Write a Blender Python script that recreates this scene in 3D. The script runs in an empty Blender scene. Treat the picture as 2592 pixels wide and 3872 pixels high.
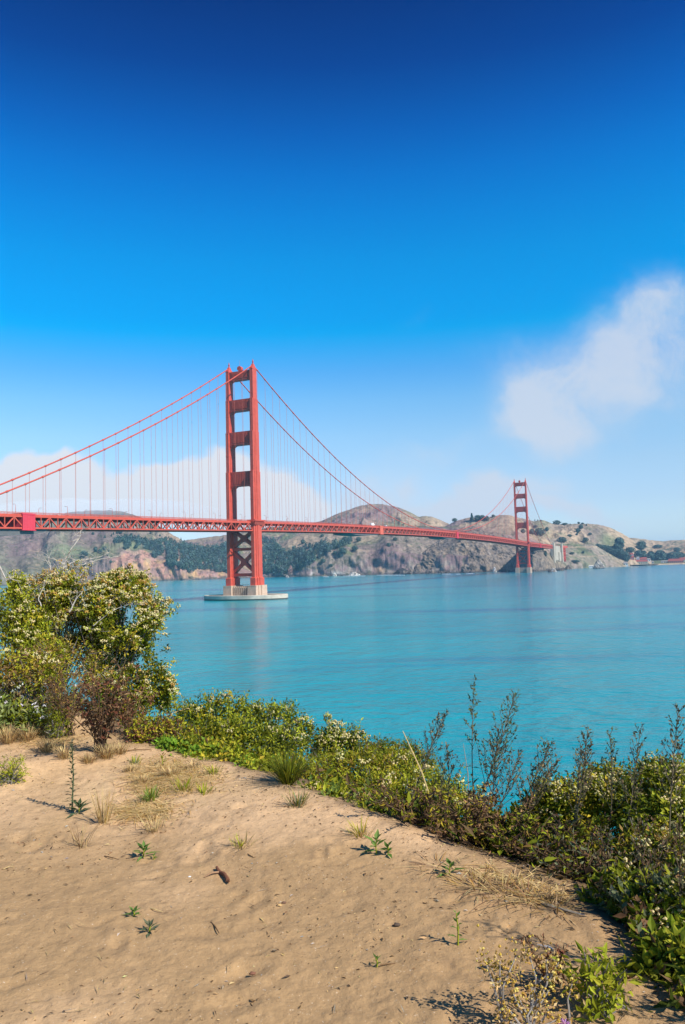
import bpy, math, random
import numpy as np
from mathutils import Matrix, Vector
from mathutils.bvhtree import BVHTree

# ---------------------------------------------------------------- camera, sky, sun
SC = bpy.context.scene
COL = SC.collection
EYE = 29.26                       # metres above the water
PITCH, ROLL, FOC = 0.069135591, -0.0285775, 2953.0
PW, PH = 2592.0, 3872.0
K = PW / 1568.0
cam_d = bpy.data.cameras.new("camera")
cam = bpy.data.objects.new("camera", cam_d); COL.objects.link(cam)
cam_d.sensor_fit = 'VERTICAL'; cam_d.sensor_height = 23.6
cam_d.lens = FOC / PH * 23.6
cam_d.clip_start = 0.05; cam_d.clip_end = 60000
_cp, _sp, _cr, _sr = math.cos(PITCH), math.sin(PITCH), math.cos(ROLL), math.sin(ROLL)
_U = Vector((0, -_sp, _cp)); _X = Vector((1, 0, 0)); _F = Vector((0, _cp, _sp))
_right = _X * _cr + _U * _sr
_up = -_X * _sr + _U * _cr
m = Matrix.Identity(4)
for i in range(3):
    m[i][0] = _right[i]; m[i][1] = _up[i]; m[i][2] = -_F[i]; m[i][3] = (0, 0, EYE)[i]
cam.matrix_world = m
SC.camera = cam

SUN_AZ, SUN_EL = math.radians(126.5), math.radians(41.0)     # azimuth clockwise from +Y
SUN_DIR = Vector((math.sin(SUN_AZ) * math.cos(SUN_EL), math.cos(SUN_AZ) * math.cos(SUN_EL), math.sin(SUN_EL)))
sd = bpy.data.lights.new("sun", 'SUN'); sd.energy = 4.6; sd.angle = math.radians(0.55); sd.color = (1.0, 0.945, 0.86)
so = bpy.data.objects.new("sun", sd); COL.objects.link(so)
so.rotation_mode = 'QUATERNION'; so.rotation_quaternion = SUN_DIR.to_track_quat('Z', 'Y')
so.location = (0, 0, 400)

SC.view_settings.view_transform = 'Standard'; SC.view_settings.look = 'None'
SC.view_settings.exposure = 0.4; SC.view_settings.gamma = 1.0
SC.render.engine = 'CYCLES'
SC.cycles.use_denoising = True
SC.cycles.max_bounces = 6; SC.cycles.diffuse_bounces = 3; SC.cycles.glossy_bounces = 3
SC.cycles.transmission_bounces = 4; SC.cycles.volume_bounces = 1; SC.cycles.transparent_max_bounces = 8

def ray(xd, yd):
    """world direction through a point of the photograph (1568-wide pixels)"""
    u, v = xd * K - 1296.0, yd * K - 1936.0
    a, b = u * _cr + v * _sr, -u * _sr + v * _cr
    X = a / FOC; Zc = -b / FOC
    return np.array([X, _cp - Zc * _sp, _sp + Zc * _cp])

world = bpy.data.worlds.new("World"); SC.world = world; world.use_nodes = True
WT = world.node_tree; WT.nodes.clear()
def wn(t, **kw):
    n = WT.nodes.new(t)
    for k, v in kw.items(): setattr(n, k, v)
    return n
def wl(a, b): WT.links.new(a, b)
def wmath(op, a, b=None, c=None, clamp=False):
    n = wn('ShaderNodeMath', operation=op); n.use_clamp = clamp
    for i, v in enumerate((a, b, c)):
        if v is None: continue
        if isinstance(v, (int, float)): n.inputs[i].default_value = v
        else: wl(v, n.inputs[i])
    return n.outputs[0]
tc = wn('ShaderNodeTexCoord')
sky = wn('ShaderNodeTexSky', sky_type='NISHITA'); sky.sun_disc = False
sky.sun_elevation = SUN_EL; sky.sun_rotation = SUN_AZ; sky.altitude = 20; sky.air_density = 1.0; sky.dust_density = 0.6; sky.ozone_density = 2.0
sep = wn('ShaderNodeSeparateXYZ'); wl(tc.outputs['Generated'], sep.inputs[0])
# deep polarised blue overhead: the tint follows elevation above the horizon only
ramp = wn('ShaderNodeValToRGB'); ramp.color_ramp.interpolation = 'LINEAR'
SKY_RAMP = [(0.0, (1, 1, 1)), (1.0, (1, 1, 1))]
SKY_RAMP = [(0.0, (1.0, 1.1515, 1.4773)), (0.0195, (1.0, 1.1515, 1.4773)), (0.0753, (0.9388, 1.0438, 1.2815)), (0.1198, (0.9637, 1.093, 1.2389)), (0.1639, (0.892, 1.1495, 1.2874)), (0.2072, (0.6714, 1.138, 1.3683)), (0.2444, (0.3769, 1.0528, 1.4545)), (0.2705, (0.1529, 1.0642, 1.5223)), (0.291, (0.0, 1.0892, 1.5492)), (0.3036, (0.0, 1.0468, 1.5685)), (0.331, (0.0, 1.0447, 1.6026)), (0.3695, (0.0, 1.019, 1.5991)), (0.4154, (0.0, 0.8931, 1.57)), (0.4587, (0.0, 0.7252, 1.4692)), (0.4992, (0.0, 0.524, 1.2529)), (0.5549, (0.0, 0.2925, 0.8693)), (0.6045, (0.0, 0.1913, 0.6491)), (0.6168, (0.0, 0.1409, 0.5442)), (0.75, (0.0, 0.1127, 0.4353)), (1.0, (0.0, 0.079, 0.3048))]
cr_ = ramp.color_ramp
while len(cr_.elements) > 1: cr_.elements.remove(cr_.elements[-1])
for i, (p, c) in enumerate(SKY_RAMP):
    e = cr_.elements[0] if i == 0 else cr_.elements.new(p)
    e.position = p; e.color = (c[0], c[1], c[2], 1)
wl(sep.outputs['Z'], ramp.inputs[0])
mul = wn('ShaderNodeVectorMath', operation='MULTIPLY'); wl(sky.outputs[0], mul.inputs[0]); wl(ramp.outputs[0], mul.inputs[1])
# clouds: soft banks at fixed bearings, broken up by noise
ysafe = wmath('MAXIMUM', sep.outputs['Y'], 0.05)
cu = wmath('DIVIDE', sep.outputs['X'], ysafe); cw = wmath('DIVIDE', sep.outputs['Z'], ysafe)
cxy = wn('ShaderNodeCombineXYZ'); wl(cu, cxy.inputs[0]); wl(cw, cxy.inputs[1])
n1 = wn('ShaderNodeTexNoise'); n1.inputs['Scale'].default_value = 7; n1.inputs['Detail'].default_value = 4; n1.inputs['Roughness'].default_value = 0.5; wl(cxy.outputs[0], n1.inputs['Vector'])
sub = wn('ShaderNodeVectorMath', operation='SUBTRACT'); wl(n1.outputs['Color'], sub.inputs[0]); sub.inputs[1].default_value = (.5, .5, .5)
scl = wn('ShaderNodeVectorMath', operation='SCALE'); wl(sub.outputs[0], scl.inputs[0]); scl.inputs['Scale'].default_value = 0.15
wrp = wn('ShaderNodeVectorMath', operation='ADD'); wl(cxy.outputs[0], wrp.inputs[0]); wl(scl.outputs[0], wrp.inputs[1])
sw = wn('ShaderNodeSeparateXYZ'); wl(wrp.outputs[0], sw.inputs[0])
n2 = wn('ShaderNodeTexNoise'); n2.inputs['Scale'].default_value = 13; n2.inputs['Detail'].default_value = 9; n2.inputs['Roughness'].default_value = 0.64; wl(wrp.outputs[0], n2.inputs['Vector'])
def bank(items):
    tot = None
    for xd, yd, rx, ry, rot, amp in items:
        r = ray(xd, yd); u0, w0 = r[0] / r[1], r[2] / r[1]
        k = K / FOC
        du = wmath('SUBTRACT', sw.outputs[0], float(u0)); dw = wmath('SUBTRACT', sw.outputs[1], float(w0))
        c, s = math.cos(rot), math.sin(rot)
        p = wmath('ADD', wmath('MULTIPLY', du, c / (rx * k)), wmath('MULTIPLY', dw, s / (rx * k)))
        q = wmath('ADD', wmath('MULTIPLY', du, -s / (ry * k)), wmath('MULTIPLY', dw, c / (ry * k)))
        d = wmath('ADD', wmath('MULTIPLY', p, p), wmath('MULTIPLY', q, q))
        e = wmath('MULTIPLY', wmath('POWER', 2.718, wmath('MULTIPLY', d, -1.0)), amp)
        tot = e if tot is None else wmath('ADD', tot, e)
    return tot
puff = bank([(1230, 870, 120, 105, 0, 1.1), (1215, 965, 110, 80, 0, 1.0), (1340, 905, 170, 110, .3, .9), (1300, 985, 150, 50, 0, .5), (1420, 810, 140, 120, .9, .75), (1510, 725, 130, 80, .35, .8), (1550, 830, 110, 150, 0, .7),
             (940, 725, 70, 34, .3, .2), (965, 1055, 110, 34, 0, .7), (1110, 1132, 170, 32, 0.1, 1.6), (1260, 1166, 180, 24, 0, 1.5), (960, 1165, 120, 36, 0, 1.0), (900, 1135, 110, 46, 0, 1.2), (790, 1150, 90, 40, 0, .8), (1090, 790, 60, 60, 0, .22), (700, 1130, 120, 40, 0, .4)])
fog = bank([(25, 1085, 140, 50, -.15, 1.2), (150, 1130, 180, 50, -.1, 1.2), (300, 1120, 110, 50, 0, 1.25), (430, 1110, 120, 56, 0, 1.4), (520, 1130, 120, 62, 0, 1.1), (640, 1160, 120, 56, 0, .9), (300, 1175, 420, 40, 0, 1.0)])
front = wmath('GREATER_THAN', sep.outputs['Y'], 0.1)
nz = wmath('MULTIPLY_ADD', n2.outputs['Fac'], 1.9, 0.05)
def mask(t, lo, hi):
    mr = wn('ShaderNodeMapRange', interpolation_type='SMOOTHSTEP'); wl(wmath('MULTIPLY', t, nz), mr.inputs[0])
    mr.inputs['From Min'].default_value = lo; mr.inputs['From Max'].default_value = hi
    return wmath('MULTIPLY', mr.outputs[0], front)
mp = wmath('MULTIPLY', mask(puff, 0.05, 1.9), 0.82); mf = wmath('MULTIPLY', mask(fog, 0.34, 0.95), 0.95)
mixp = wn('ShaderNodeMix', data_type='RGBA'); wl(mp, mixp.inputs['Factor']); wl(mul.outputs[0], mixp.inputs[6]); mixp.inputs[7].default_value = (5.0, 5.45, 6.25, 1)
mixf = wn('ShaderNodeMix', data_type='RGBA'); wl(mf, mixf.inputs['Factor']); wl(mixp.outputs[2], mixf.inputs[6]); mixf.inputs[7].default_value = (6.0, 6.2, 6.6, 1)
bg = wn('ShaderNodeBackground'); bg.inputs['Strength'].default_value = 0.1
wl(mixf.outputs[2], bg.inputs['Color'])
wo = wn('ShaderNodeOutputWorld'); wl(bg.outputs[0], wo.inputs['Surface'])

# ---------------------------------------------------------------- helpers
rng = np.random.default_rng(7)
def label(o, text=None, cat=None, group=None, kind=None):
    if text: o['label'] = text
    if cat: o['category'] = cat
    if group: o['group'] = group
    if kind: o['kind'] = kind
    return o

class MB:
    """collects polygons, builds ONE mesh object"""
    def __init__(s): s.v = []; s.f = []; s.c = []; s.n = 0
    def add(s, verts, faces, col=None):
        verts = np.asarray(verts, float).reshape(-1, 3)
        s.v.append(verts)
        s.f.extend([tuple(int(i) + s.n for i in f) for f in faces])
        if col is not None:
            c = np.asarray(col, float)
            s.c.append(np.broadcast_to(c, (len(verts), 3)) if c.ndim == 1 else c)
        s.n += len(verts)
    def addq(s, verts, faces, col=None):
        """large arrays of same-size faces"""
        verts = np.asarray(verts, float); s.v.append(verts)
        s.f.extend(map(tuple, (np.asarray(faces) + s.n).tolist()))
        if col is not None: s.c.append(np.asarray(col, float))
        s.n += len(verts)
    def box(s, c, d, col=None):
        x, y, z = c; a, b, e = d[0] / 2, d[1] / 2, d[2] / 2
        v = [(x + i * a, y + j * b, z + k * e) for k in (-1, 1) for j in (-1, 1) for i in (-1, 1)]
        s.add(v, [(0, 2, 3, 1), (4, 5, 7, 6), (0, 1, 5, 4), (2, 6, 7, 3), (0, 4, 6, 2), (1, 3, 7, 5)], col)
    def box2(s, x0, x1, y0, y1, z0, z1, col=None):
        s.box(((x0 + x1) / 2, (y0 + y1) / 2, (z0 + z1) / 2), (x1 - x0, y1 - y0, z1 - z0), col)
    def beam(s, p, q, w, h, col=None, up=(0, 0, 1)):
        p, q = np.array(p, float), np.array(q, float); d = q - p; d = d / np.linalg.norm(d)
        u = np.array(up, float)
        if abs(d @ u) > .98: u = np.array((1., 0, 0))
        a = np.cross(d, u); a /= np.linalg.norm(a); b = np.cross(a, d)
        v = [e + i * a * w / 2 + j * b * h / 2 for e in (p, q) for i, j in ((-1, -1), (1, -1), (1, 1), (-1, 1))]
        s.add(v, [(0, 3, 2, 1), (4, 5, 6, 7), (0, 1, 5, 4), (1, 2, 6, 5), (2, 3, 7, 6), (3, 0, 4, 7)], col)
    def prism(s, poly, z0, z1, col=None, top=None):
        n = len(poly); t = top or poly
        v = [(x, y, z0) for x, y in poly] + [(x, y, z1) for x, y in t]
        s.add(v, [tuple(range(n))[::-1], tuple(range(n, 2 * n))] + [(i, (i + 1) % n, n + (i + 1) % n, n + i) for i in range(n)], col)
    def tube(s, pts, rad, sides=6, col=None, cap=True):
        pts = np.asarray(pts, float); n = len(pts)
        rad = np.broadcast_to(np.asarray(rad, float), (n,))
        d = np.gradient(pts, axis=0); d /= np.linalg.norm(d, axis=1)[:, None] + 1e-12
        ref = np.array((0., 0, 1.)) if abs(d[:, 2]).mean() < .9 else np.array((1., 0, 0))
        a = np.cross(d, ref); a /= np.linalg.norm(a, axis=1)[:, None] + 1e-12; b = np.cross(d, a)
        th = np.arange(sides) / sides * 2 * math.pi
        v = pts[:, None] + rad[:, None, None] * (np.cos(th)[None, :, None] * a[:, None] + np.sin(th)[None, :, None] * b[:, None])
        f = [(i * sides + j, i * sides + (j + 1) % sides, (i + 1) * sides + (j + 1) % sides, (i + 1) * sides + j) for i in range(n - 1) for j in range(sides)]
        if cap: f += [tuple(range(sides))[::-1], tuple((n - 1) * sides + j for j in range(sides))]
        if col is not None and np.ndim(col) == 2: col = np.repeat(np.asarray(col), sides, axis=0)
        s.add(v.reshape(-1, 3), f, col)
    def leaves(s, p, ax, nr, L, W, col, fold=.18, bend=0.0):
        """kite leaves: p base (N,3), ax axis, nr normal, L length, W width, col (N,3)"""
        N = len(p); ax = unit(ax); sd_ = unit(np.cross(ax, nr)); nn = np.cross(sd_, ax)
        L = np.broadcast_to(L, (N,))[:, None]; W = np.broadcast_to(W, (N,))[:, None]
        mid = p + ax * L * .42 - nn * W * fold
        l = p + ax * L * .45 - sd_ * W * .5; r = p + ax * L * .45 + sd_ * W * .5
        t = p + ax * L - nn * L * bend
        v = np.stack([p, r, t, l, mid], 1).reshape(-1, 3)
        b = np.arange(N)[:, None] * 5
        f = np.concatenate([b + [[0, 1, 4]], b + [[1, 2, 4]], b + [[2, 3, 4]], b + [[3, 0, 4]]], 0)
        s.addq(v, f, np.repeat(col, 5, axis=0))
    def puffs(s, p, r, col):
        """small octahedral blobs"""
        N = len(p); o = np.array([(1, 0, 0), (-1, 0, 0), (0, 1, 0), (0, -1, 0), (0, 0, 1), (0, 0, -1)], float)
        r = np.broadcast_to(r, (N,)); v = (p[:, None] + o[None] * r[:, None, None] * rng.uniform(.7, 1.25, (N, 6, 1))).reshape(-1, 3)
        fo = np.array([(0, 2, 4), (2, 1, 4), (1, 3, 4), (3, 0, 4), (2, 0, 5), (1, 2, 5), (3, 1, 5), (0, 3, 5)])
        f = (np.arange(N)[:, None, None] * 6 + fo[None]).reshape(-1, 3)
        s.addq(v, f, np.repeat(col, 6, axis=0))
    def build(s, name, mat, parent=None, smooth=False):
        me = bpy.data.meshes.new(name)
        V = np.concatenate(s.v) if s.v else np.zeros((0, 3))
        me.from_pydata(V, [], s.f)
        if s.c and sum(len(c) for c in s.c) == len(V):
            at = me.attributes.new('Col', 'FLOAT_COLOR', 'POINT')
            cc = np.ones((len(V), 4), np.float32); cc[:, :3] = np.concatenate(s.c)
            at.data.foreach_set('color', cc.ravel())
        if smooth: me.polygons.foreach_set('use_smooth', np.ones(len(me.polygons), bool))
        me.update()
        o = bpy.data.objects.new(name, me); COL.objects.link(o)
        if mat: me.materials.append(mat)
        if parent: o.parent = parent
        return o
def unit(a):
    a = np.asarray(a, float); return a / (np.linalg.norm(a, axis=-1, keepdims=True) + 1e-12)
def empty(name, loc=(0, 0, 0), rz=0.0):
    o = bpy.data.objects.new(name, None); COL.objects.link(o); o.location = loc; o.rotation_euler = (0, 0, rz); o.empty_display_size = .2
    return o
def copy_tree(o, parent=None):
    c = o.copy(); COL.objects.link(c); c.parent = parent
    for ch in list(o.children): copy_tree(ch, c)
    return c
def hash2(ix, iy, seed):
    h = (ix.astype(np.int64) * 374761393 + iy.astype(np.int64) * 668265263 + seed * 1442695041) & 0xffffffff
    h = ((h ^ (h >> 13)) * 1274126177) & 0xffffffff
    return ((h ^ (h >> 16)) & 0xffff) / 65535.0
def vnoise(x, y, seed=0):
    x, y = np.asarray(x, float), np.asarray(y, float)
    ix, iy = np.floor(x), np.floor(y); fx, fy = x - ix, y - iy
    fx = fx * fx * fx * (fx * (fx * 6 - 15) + 10); fy = fy * fy * fy * (fy * (fy * 6 - 15) + 10)
    a, b = hash2(ix, iy, seed), hash2(ix + 1, iy, seed); c, d = hash2(ix, iy + 1, seed), hash2(ix + 1, iy + 1, seed)
    return (a * (1 - fx) + b * fx) * (1 - fy) + (c * (1 - fx) + d * fx) * fy
def fbm(x, y, octv=5, seed=0, gain=.5, ridged=False):
    t = 0; a = 1; s = 0
    for o in range(octv):
        n = vnoise(x * 2 ** o + 17.3 * o, y * 2 ** o - 9.1 * o, seed + o * 7) * 2 - 1
        if ridged: n = 1 - 2 * abs(n)
        t = t + n * a; s += a; a *= gain
    return t / s
def sstep(a, b, x):
    t = np.clip((np.asarray(x, float) - a) / (b - a), 0, 1); return t * t * (3 - 2 * t)

# ---------------------------------------------------------------- materials
def mat(name, base=None, rough=.6, attr=False, var=.0, vscale=1.0, spec=.3, transl=0.0, bump=0.0, bscale=10.0, bdist=.05, metal=0.0, coords='Object', detail=4):
    M = bpy.data.materials.new(name); M.use_nodes = True; T = M.node_tree; N = T.nodes; P = N['Principled BSDF']
    P.inputs['Roughness'].default_value = rough; P.inputs['Specular IOR Level'].default_value = spec; P.inputs['Metallic'].default_value = metal
    tcn = N.new('ShaderNodeTexCoord')
    if attr:
        a = N.new('ShaderNodeAttribute'); a.attribute_name = 'Col'; c = a.outputs['Color']
    else:
        a = N.new('ShaderNodeRGB'); a.outputs[0].default_value = (*base, 1); c = a.outputs[0]
    if var:
        n = N.new('ShaderNodeTexNoise'); n.inputs['Scale'].default_value = vscale; n.inputs['Detail'].default_value = detail; n.inputs['Roughness'].default_value = .65
        T.links.new(tcn.outputs[coords], n.inputs['Vector'])
        mr = N.new('ShaderNodeMapRange'); mr.inputs['From Min'].default_value = .25; mr.inputs['From Max'].default_value = .75
        mr.inputs['To Min'].default_value = 1 - var; mr.inputs['To Max'].default_value = 1 + var; T.links.new(n.outputs['Fac'], mr.inputs[0])
        x = N.new('ShaderNodeVectorMath'); x.operation = 'SCALE'; T.links.new(c, x.inputs[0]); T.links.new(mr.outputs[0], x.inputs['Scale']); c = x.outputs[0]
    T.links.new(c, P.inputs['Base Color'])
    if bump:
        n = N.new('ShaderNodeTexNoise'); n.inputs['Scale'].default_value = bscale; n.inputs['Detail'].default_value = 6; n.inputs['Roughness'].default_value = .6
        T.links.new(tcn.outputs[coords], n.inputs['Vector'])
        b = N.new('ShaderNodeBump'); b.inputs['Strength'].default_value = bump; b.inputs['Distance'].default_value = bdist
        T.links.new(n.outputs['Fac'], b.inputs['Height']); T.links.new(b.outputs[0], P.inputs['Normal'])
    if transl:
        tr = N.new('ShaderNodeBsdfTranslucent'); T.links.new(c, tr.inputs['Color'])
        mx = N.new('ShaderNodeMixShader'); mx.inputs[0].default_value = transl
        T.links.new(P.outputs[0], mx.inputs[1]); T.links.new(tr.outputs[0], mx.inputs[2])
        T.links.new(mx.outputs[0], N['Material Output'].inputs['Surface'])
    return M
M_RED = mat('orange_steel', (.56, .088, .052), .5, var=.16, vscale=.22, spec=.35)
M_ROAD = mat('asphalt', (.06, .06, .06), .9)
M_CONC = mat('concrete', (.52, .385, .28), .85, var=.2, vscale=.25, bump=.3, bscale=.8, bdist=.2)
M_CONC2 = mat('pale_concrete', (.56, .49, .39), .85, var=.15, vscale=.15)
M_TARP = mat('red_tarp', (.62, .05, .075), .6, var=.08, vscale=.3)
M_TARP2 = mat('orange_tarp', (.68, .15, .09), .6, var=.08, vscale=.3)
M_GREY = mat('grey_platform', (.13, .13, .13), .8, var=.2, vscale=.3)
M_WHITE = mat('white_paint', (.8, .8, .8), .4)
M_GLASS = mat('dark_glass', (.02, .025, .03), .1, spec=.6)
M_TYRE = mat('rubber', (.02, .02, .02), .9)
M_LAMP = mat('lamp_housing', (.12, .09, .08), .5)
M_HILL = mat('hillside', attr=True, rough=.95, spec=.08, var=.42, vscale=.06, bump=.6, bscale=.06, bdist=7.0, detail=7)
M_CLIFF = mat('crag_rock', attr=True, rough=.95, spec=.1, var=.62, vscale=.07, bump=1.0, bscale=.07, bdist=14.0, detail=8)
def speckle(M, scale, lo, hi, col, amt, stretch=(1, 1, 1)):
    """darker scrub or cracks of their own shape broken over a surface"""
    T = M.node_tree; N = T.nodes; P = N['Principled BSDF']; src = P.inputs['Base Color'].links[0].from_socket
    tcn = [q for q in N if q.type == 'TEX_COORD'][0]; mp_ = N.new('ShaderNodeMapping'); mp_.inputs['Scale'].default_value = stretch; T.links.new(tcn.outputs['Object'], mp_.inputs[0])
    n = N.new('ShaderNodeTexNoise'); n.inputs['Scale'].default_value = scale; n.inputs['Detail'].default_value = 4; n.inputs['Roughness'].default_value = .6; T.links.new(mp_.outputs[0], n.inputs['Vector'])
    r = N.new('ShaderNodeMapRange'); r.interpolation_type = 'SMOOTHSTEP'; T.links.new(n.outputs['Fac'], r.inputs[0]); r.inputs['From Min'].default_value = lo; r.inputs['From Max'].default_value = hi; r.inputs['To Max'].default_value = amt
    x = N.new('ShaderNodeMix'); x.data_type = 'RGBA'; T.links.new(r.outputs[0], x.inputs['Factor']); T.links.new(src, x.inputs[6]); x.inputs[7].default_value = (*col, 1); T.links.new(x.outputs[2], P.inputs['Base Color'])
speckle(M_HILL, .055, .56, .64, (.085, .09, .055), .75); speckle(M_HILL, .022, .58, .68, (.40, .30, .20), .5)
speckle(M_CLIFF, .06, .55, .63, (.07, .062, .056), .8, (1, 1, .45)); speckle(M_CLIFF, .05, .58, .66, (.40, .33, .26), .55, (1, .7, .5))
M_TREE = mat('tree_leaves', attr=True, rough=.9, spec=.1)
M_BARK = mat('bark', (.09, .07, .055), .9)
M_LEAF = mat('leaf', attr=True, rough=.6, spec=.14, transl=.34)
M_DRY = mat('dry_plant', attr=True, rough=.85, spec=.15, transl=.12)
M_STEM = mat('stem', attr=True, rough=.8, spec=.15)

# ---------------------------------------------------------------- water
def water():
    M = bpy.data.materials.new('sea_water'); M.use_nodes = True; T = M.node_tree; N = T.nodes; P = N['Principled BSDF']
    tcn = N.new('ShaderNodeTexCoord')
    def noise(scale, detail, sx=1.0, sy=1.0, rot=0.0):
        mp_ = N.new('ShaderNodeMapping'); mp_.inputs['Scale'].default_value = (sx, sy, 1); mp_.inputs['Rotation'].default_value = (0, 0, rot)
        T.links.new(tcn.outputs['Object'], mp_.inputs[0])
        n = N.new('ShaderNodeTexNoise'); n.inputs['Scale'].default_value = scale; n.inputs['Detail'].default_value = detail; n.inputs['Roughness'].default_value = .6
        T.links.new(mp_.outputs[0], n.inputs['Vector']); return n.outputs['Fac']
    big = noise(.0045, 4, 1, 1.0, .5)
    rp = N.new('ShaderNodeValToRGB'); T.links.new(big, rp.inputs[0]); e = rp.color_ramp.elements
    e[0].position = .30; e[0].color = (.0, .235, .285, 1); e[1].position = .58; e[1].color = (.006, .345, .38, 1)
    # darker wind-ruffled streaks, and a darker, bluer tint towards the right
    st = noise(.012, 5, .16, 1.0, .25); ms = N.new('ShaderNodeMapRange'); ms.interpolation_type = 'SMOOTHSTEP'; T.links.new(st, ms.inputs[0]); ms.inputs['From Min'].default_value = .51; ms.inputs['From Max'].default_value = .68; ms.inputs['To Max'].default_value = .92
    sx_ = N.new('ShaderNodeSeparateXYZ'); T.links.new(tcn.outputs['Object'], sx_.inputs[0]); md = N.new('ShaderNodeMapRange'); md.interpolation_type = 'SMOOTHSTEP'; T.links.new(sx_.outputs['X'], md.inputs[0]); md.inputs['From Min'].default_value = -60; md.inputs['From Max'].default_value = 300; md.inputs['To Max'].default_value = .85
    m1 = N.new('ShaderNodeMix'); m1.data_type = 'RGBA'; T.links.new(md.outputs[0], m1.inputs['Factor']); T.links.new(rp.outputs[0], m1.inputs[6]); m1.inputs[7].default_value = (0, .19, .275, 1)
    m2 = N.new('ShaderNodeMix'); m2.data_type = 'RGBA'; T.links.new(ms.outputs[0], m2.inputs['Factor']); T.links.new(m1.outputs[2], m2.inputs[6]); m2.inputs[7].default_value = (0, .10, .24, 1)
    T.links.new(m2.outputs[2], P.inputs['Base Color'])
    P.inputs['Roughness'].default_value = .13; P.inputs['IOR'].default_value = 1.33; P.inputs['Specular IOR Level'].default_value = .17
    prev = None
    for scale, det, stx, sty, dist in ((.05, 3, 1, 1, 1.5), (.28, 4, .8, 1.2, .55), (1.3, 3, 1, 1, .11)):
        b = N.new('ShaderNodeBump'); b.inputs['Strength'].default_value = 1.0; b.inputs['Distance'].default_value = dist
        T.links.new(noise(scale, det, stx, sty, .35), b.inputs['Height'])
        if prev: T.links.new(prev.outputs[0], b.inputs['Normal'])
        prev = b
    T.links.new(prev.outputs[0], P.inputs['Normal'])
    mb = MB(); n = 96; R = 16000.0
    v = [(0, 0, 0)] + [(R * math.cos(2 * math.pi * i / n), R * math.sin(2 * math.pi * i / n), 0) for i in range(n)]
    mb.add(v, [(0, 1 + i, 1 + (i + 1) % n) for i in range(n)])
    label(mb.build('water', M), 'blue green bay water with small ripples', kind='structure')
water()

# ---------------------------------------------------------------- the bridge (x north along the deck, y west, z above the water)
PHI = .431361838
BR_X, BR_Y = -95.7358857, 755.209168
BR_RZ = math.pi / 2 - PHI
def b2w(l, t, z=0.0):
    """bridge coordinates (t positive to the east) to world"""
    c, s = math.cos(PHI), math.sin(PHI)
    return (BR_X + l * s + t * c, BR_Y + l * c - t * s, z)
def rail_z(l):
    l = np.asarray(l, float)
    return np.where(l < 0, 75.8 + .0238 * l, np.where(l > 1280, 75.8 - .0105 * (l - 1280), 83.5 - 7.7 * ((l - 640) / 640) ** 2))
def cable_z(l):
    l = np.asarray(l, float)
    d = np.where(l < 0, -l, l - 1280)
    return np.where((l >= 0) & (l <= 1280), 84 + 143.4 * ((l - 640) / 640) ** 2, 227.4 - .591 * d + .000328 * d * d)
HT = 13.7
L0, L1 = -416.0, 1620.0
PAN = 7.265
bridge = empty('suspension_bridge', (BR_X, BR_Y, 0), BR_RZ)
label(bridge, 'long red orange suspension bridge with two tall towers crossing the bay', 'bridge')

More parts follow.
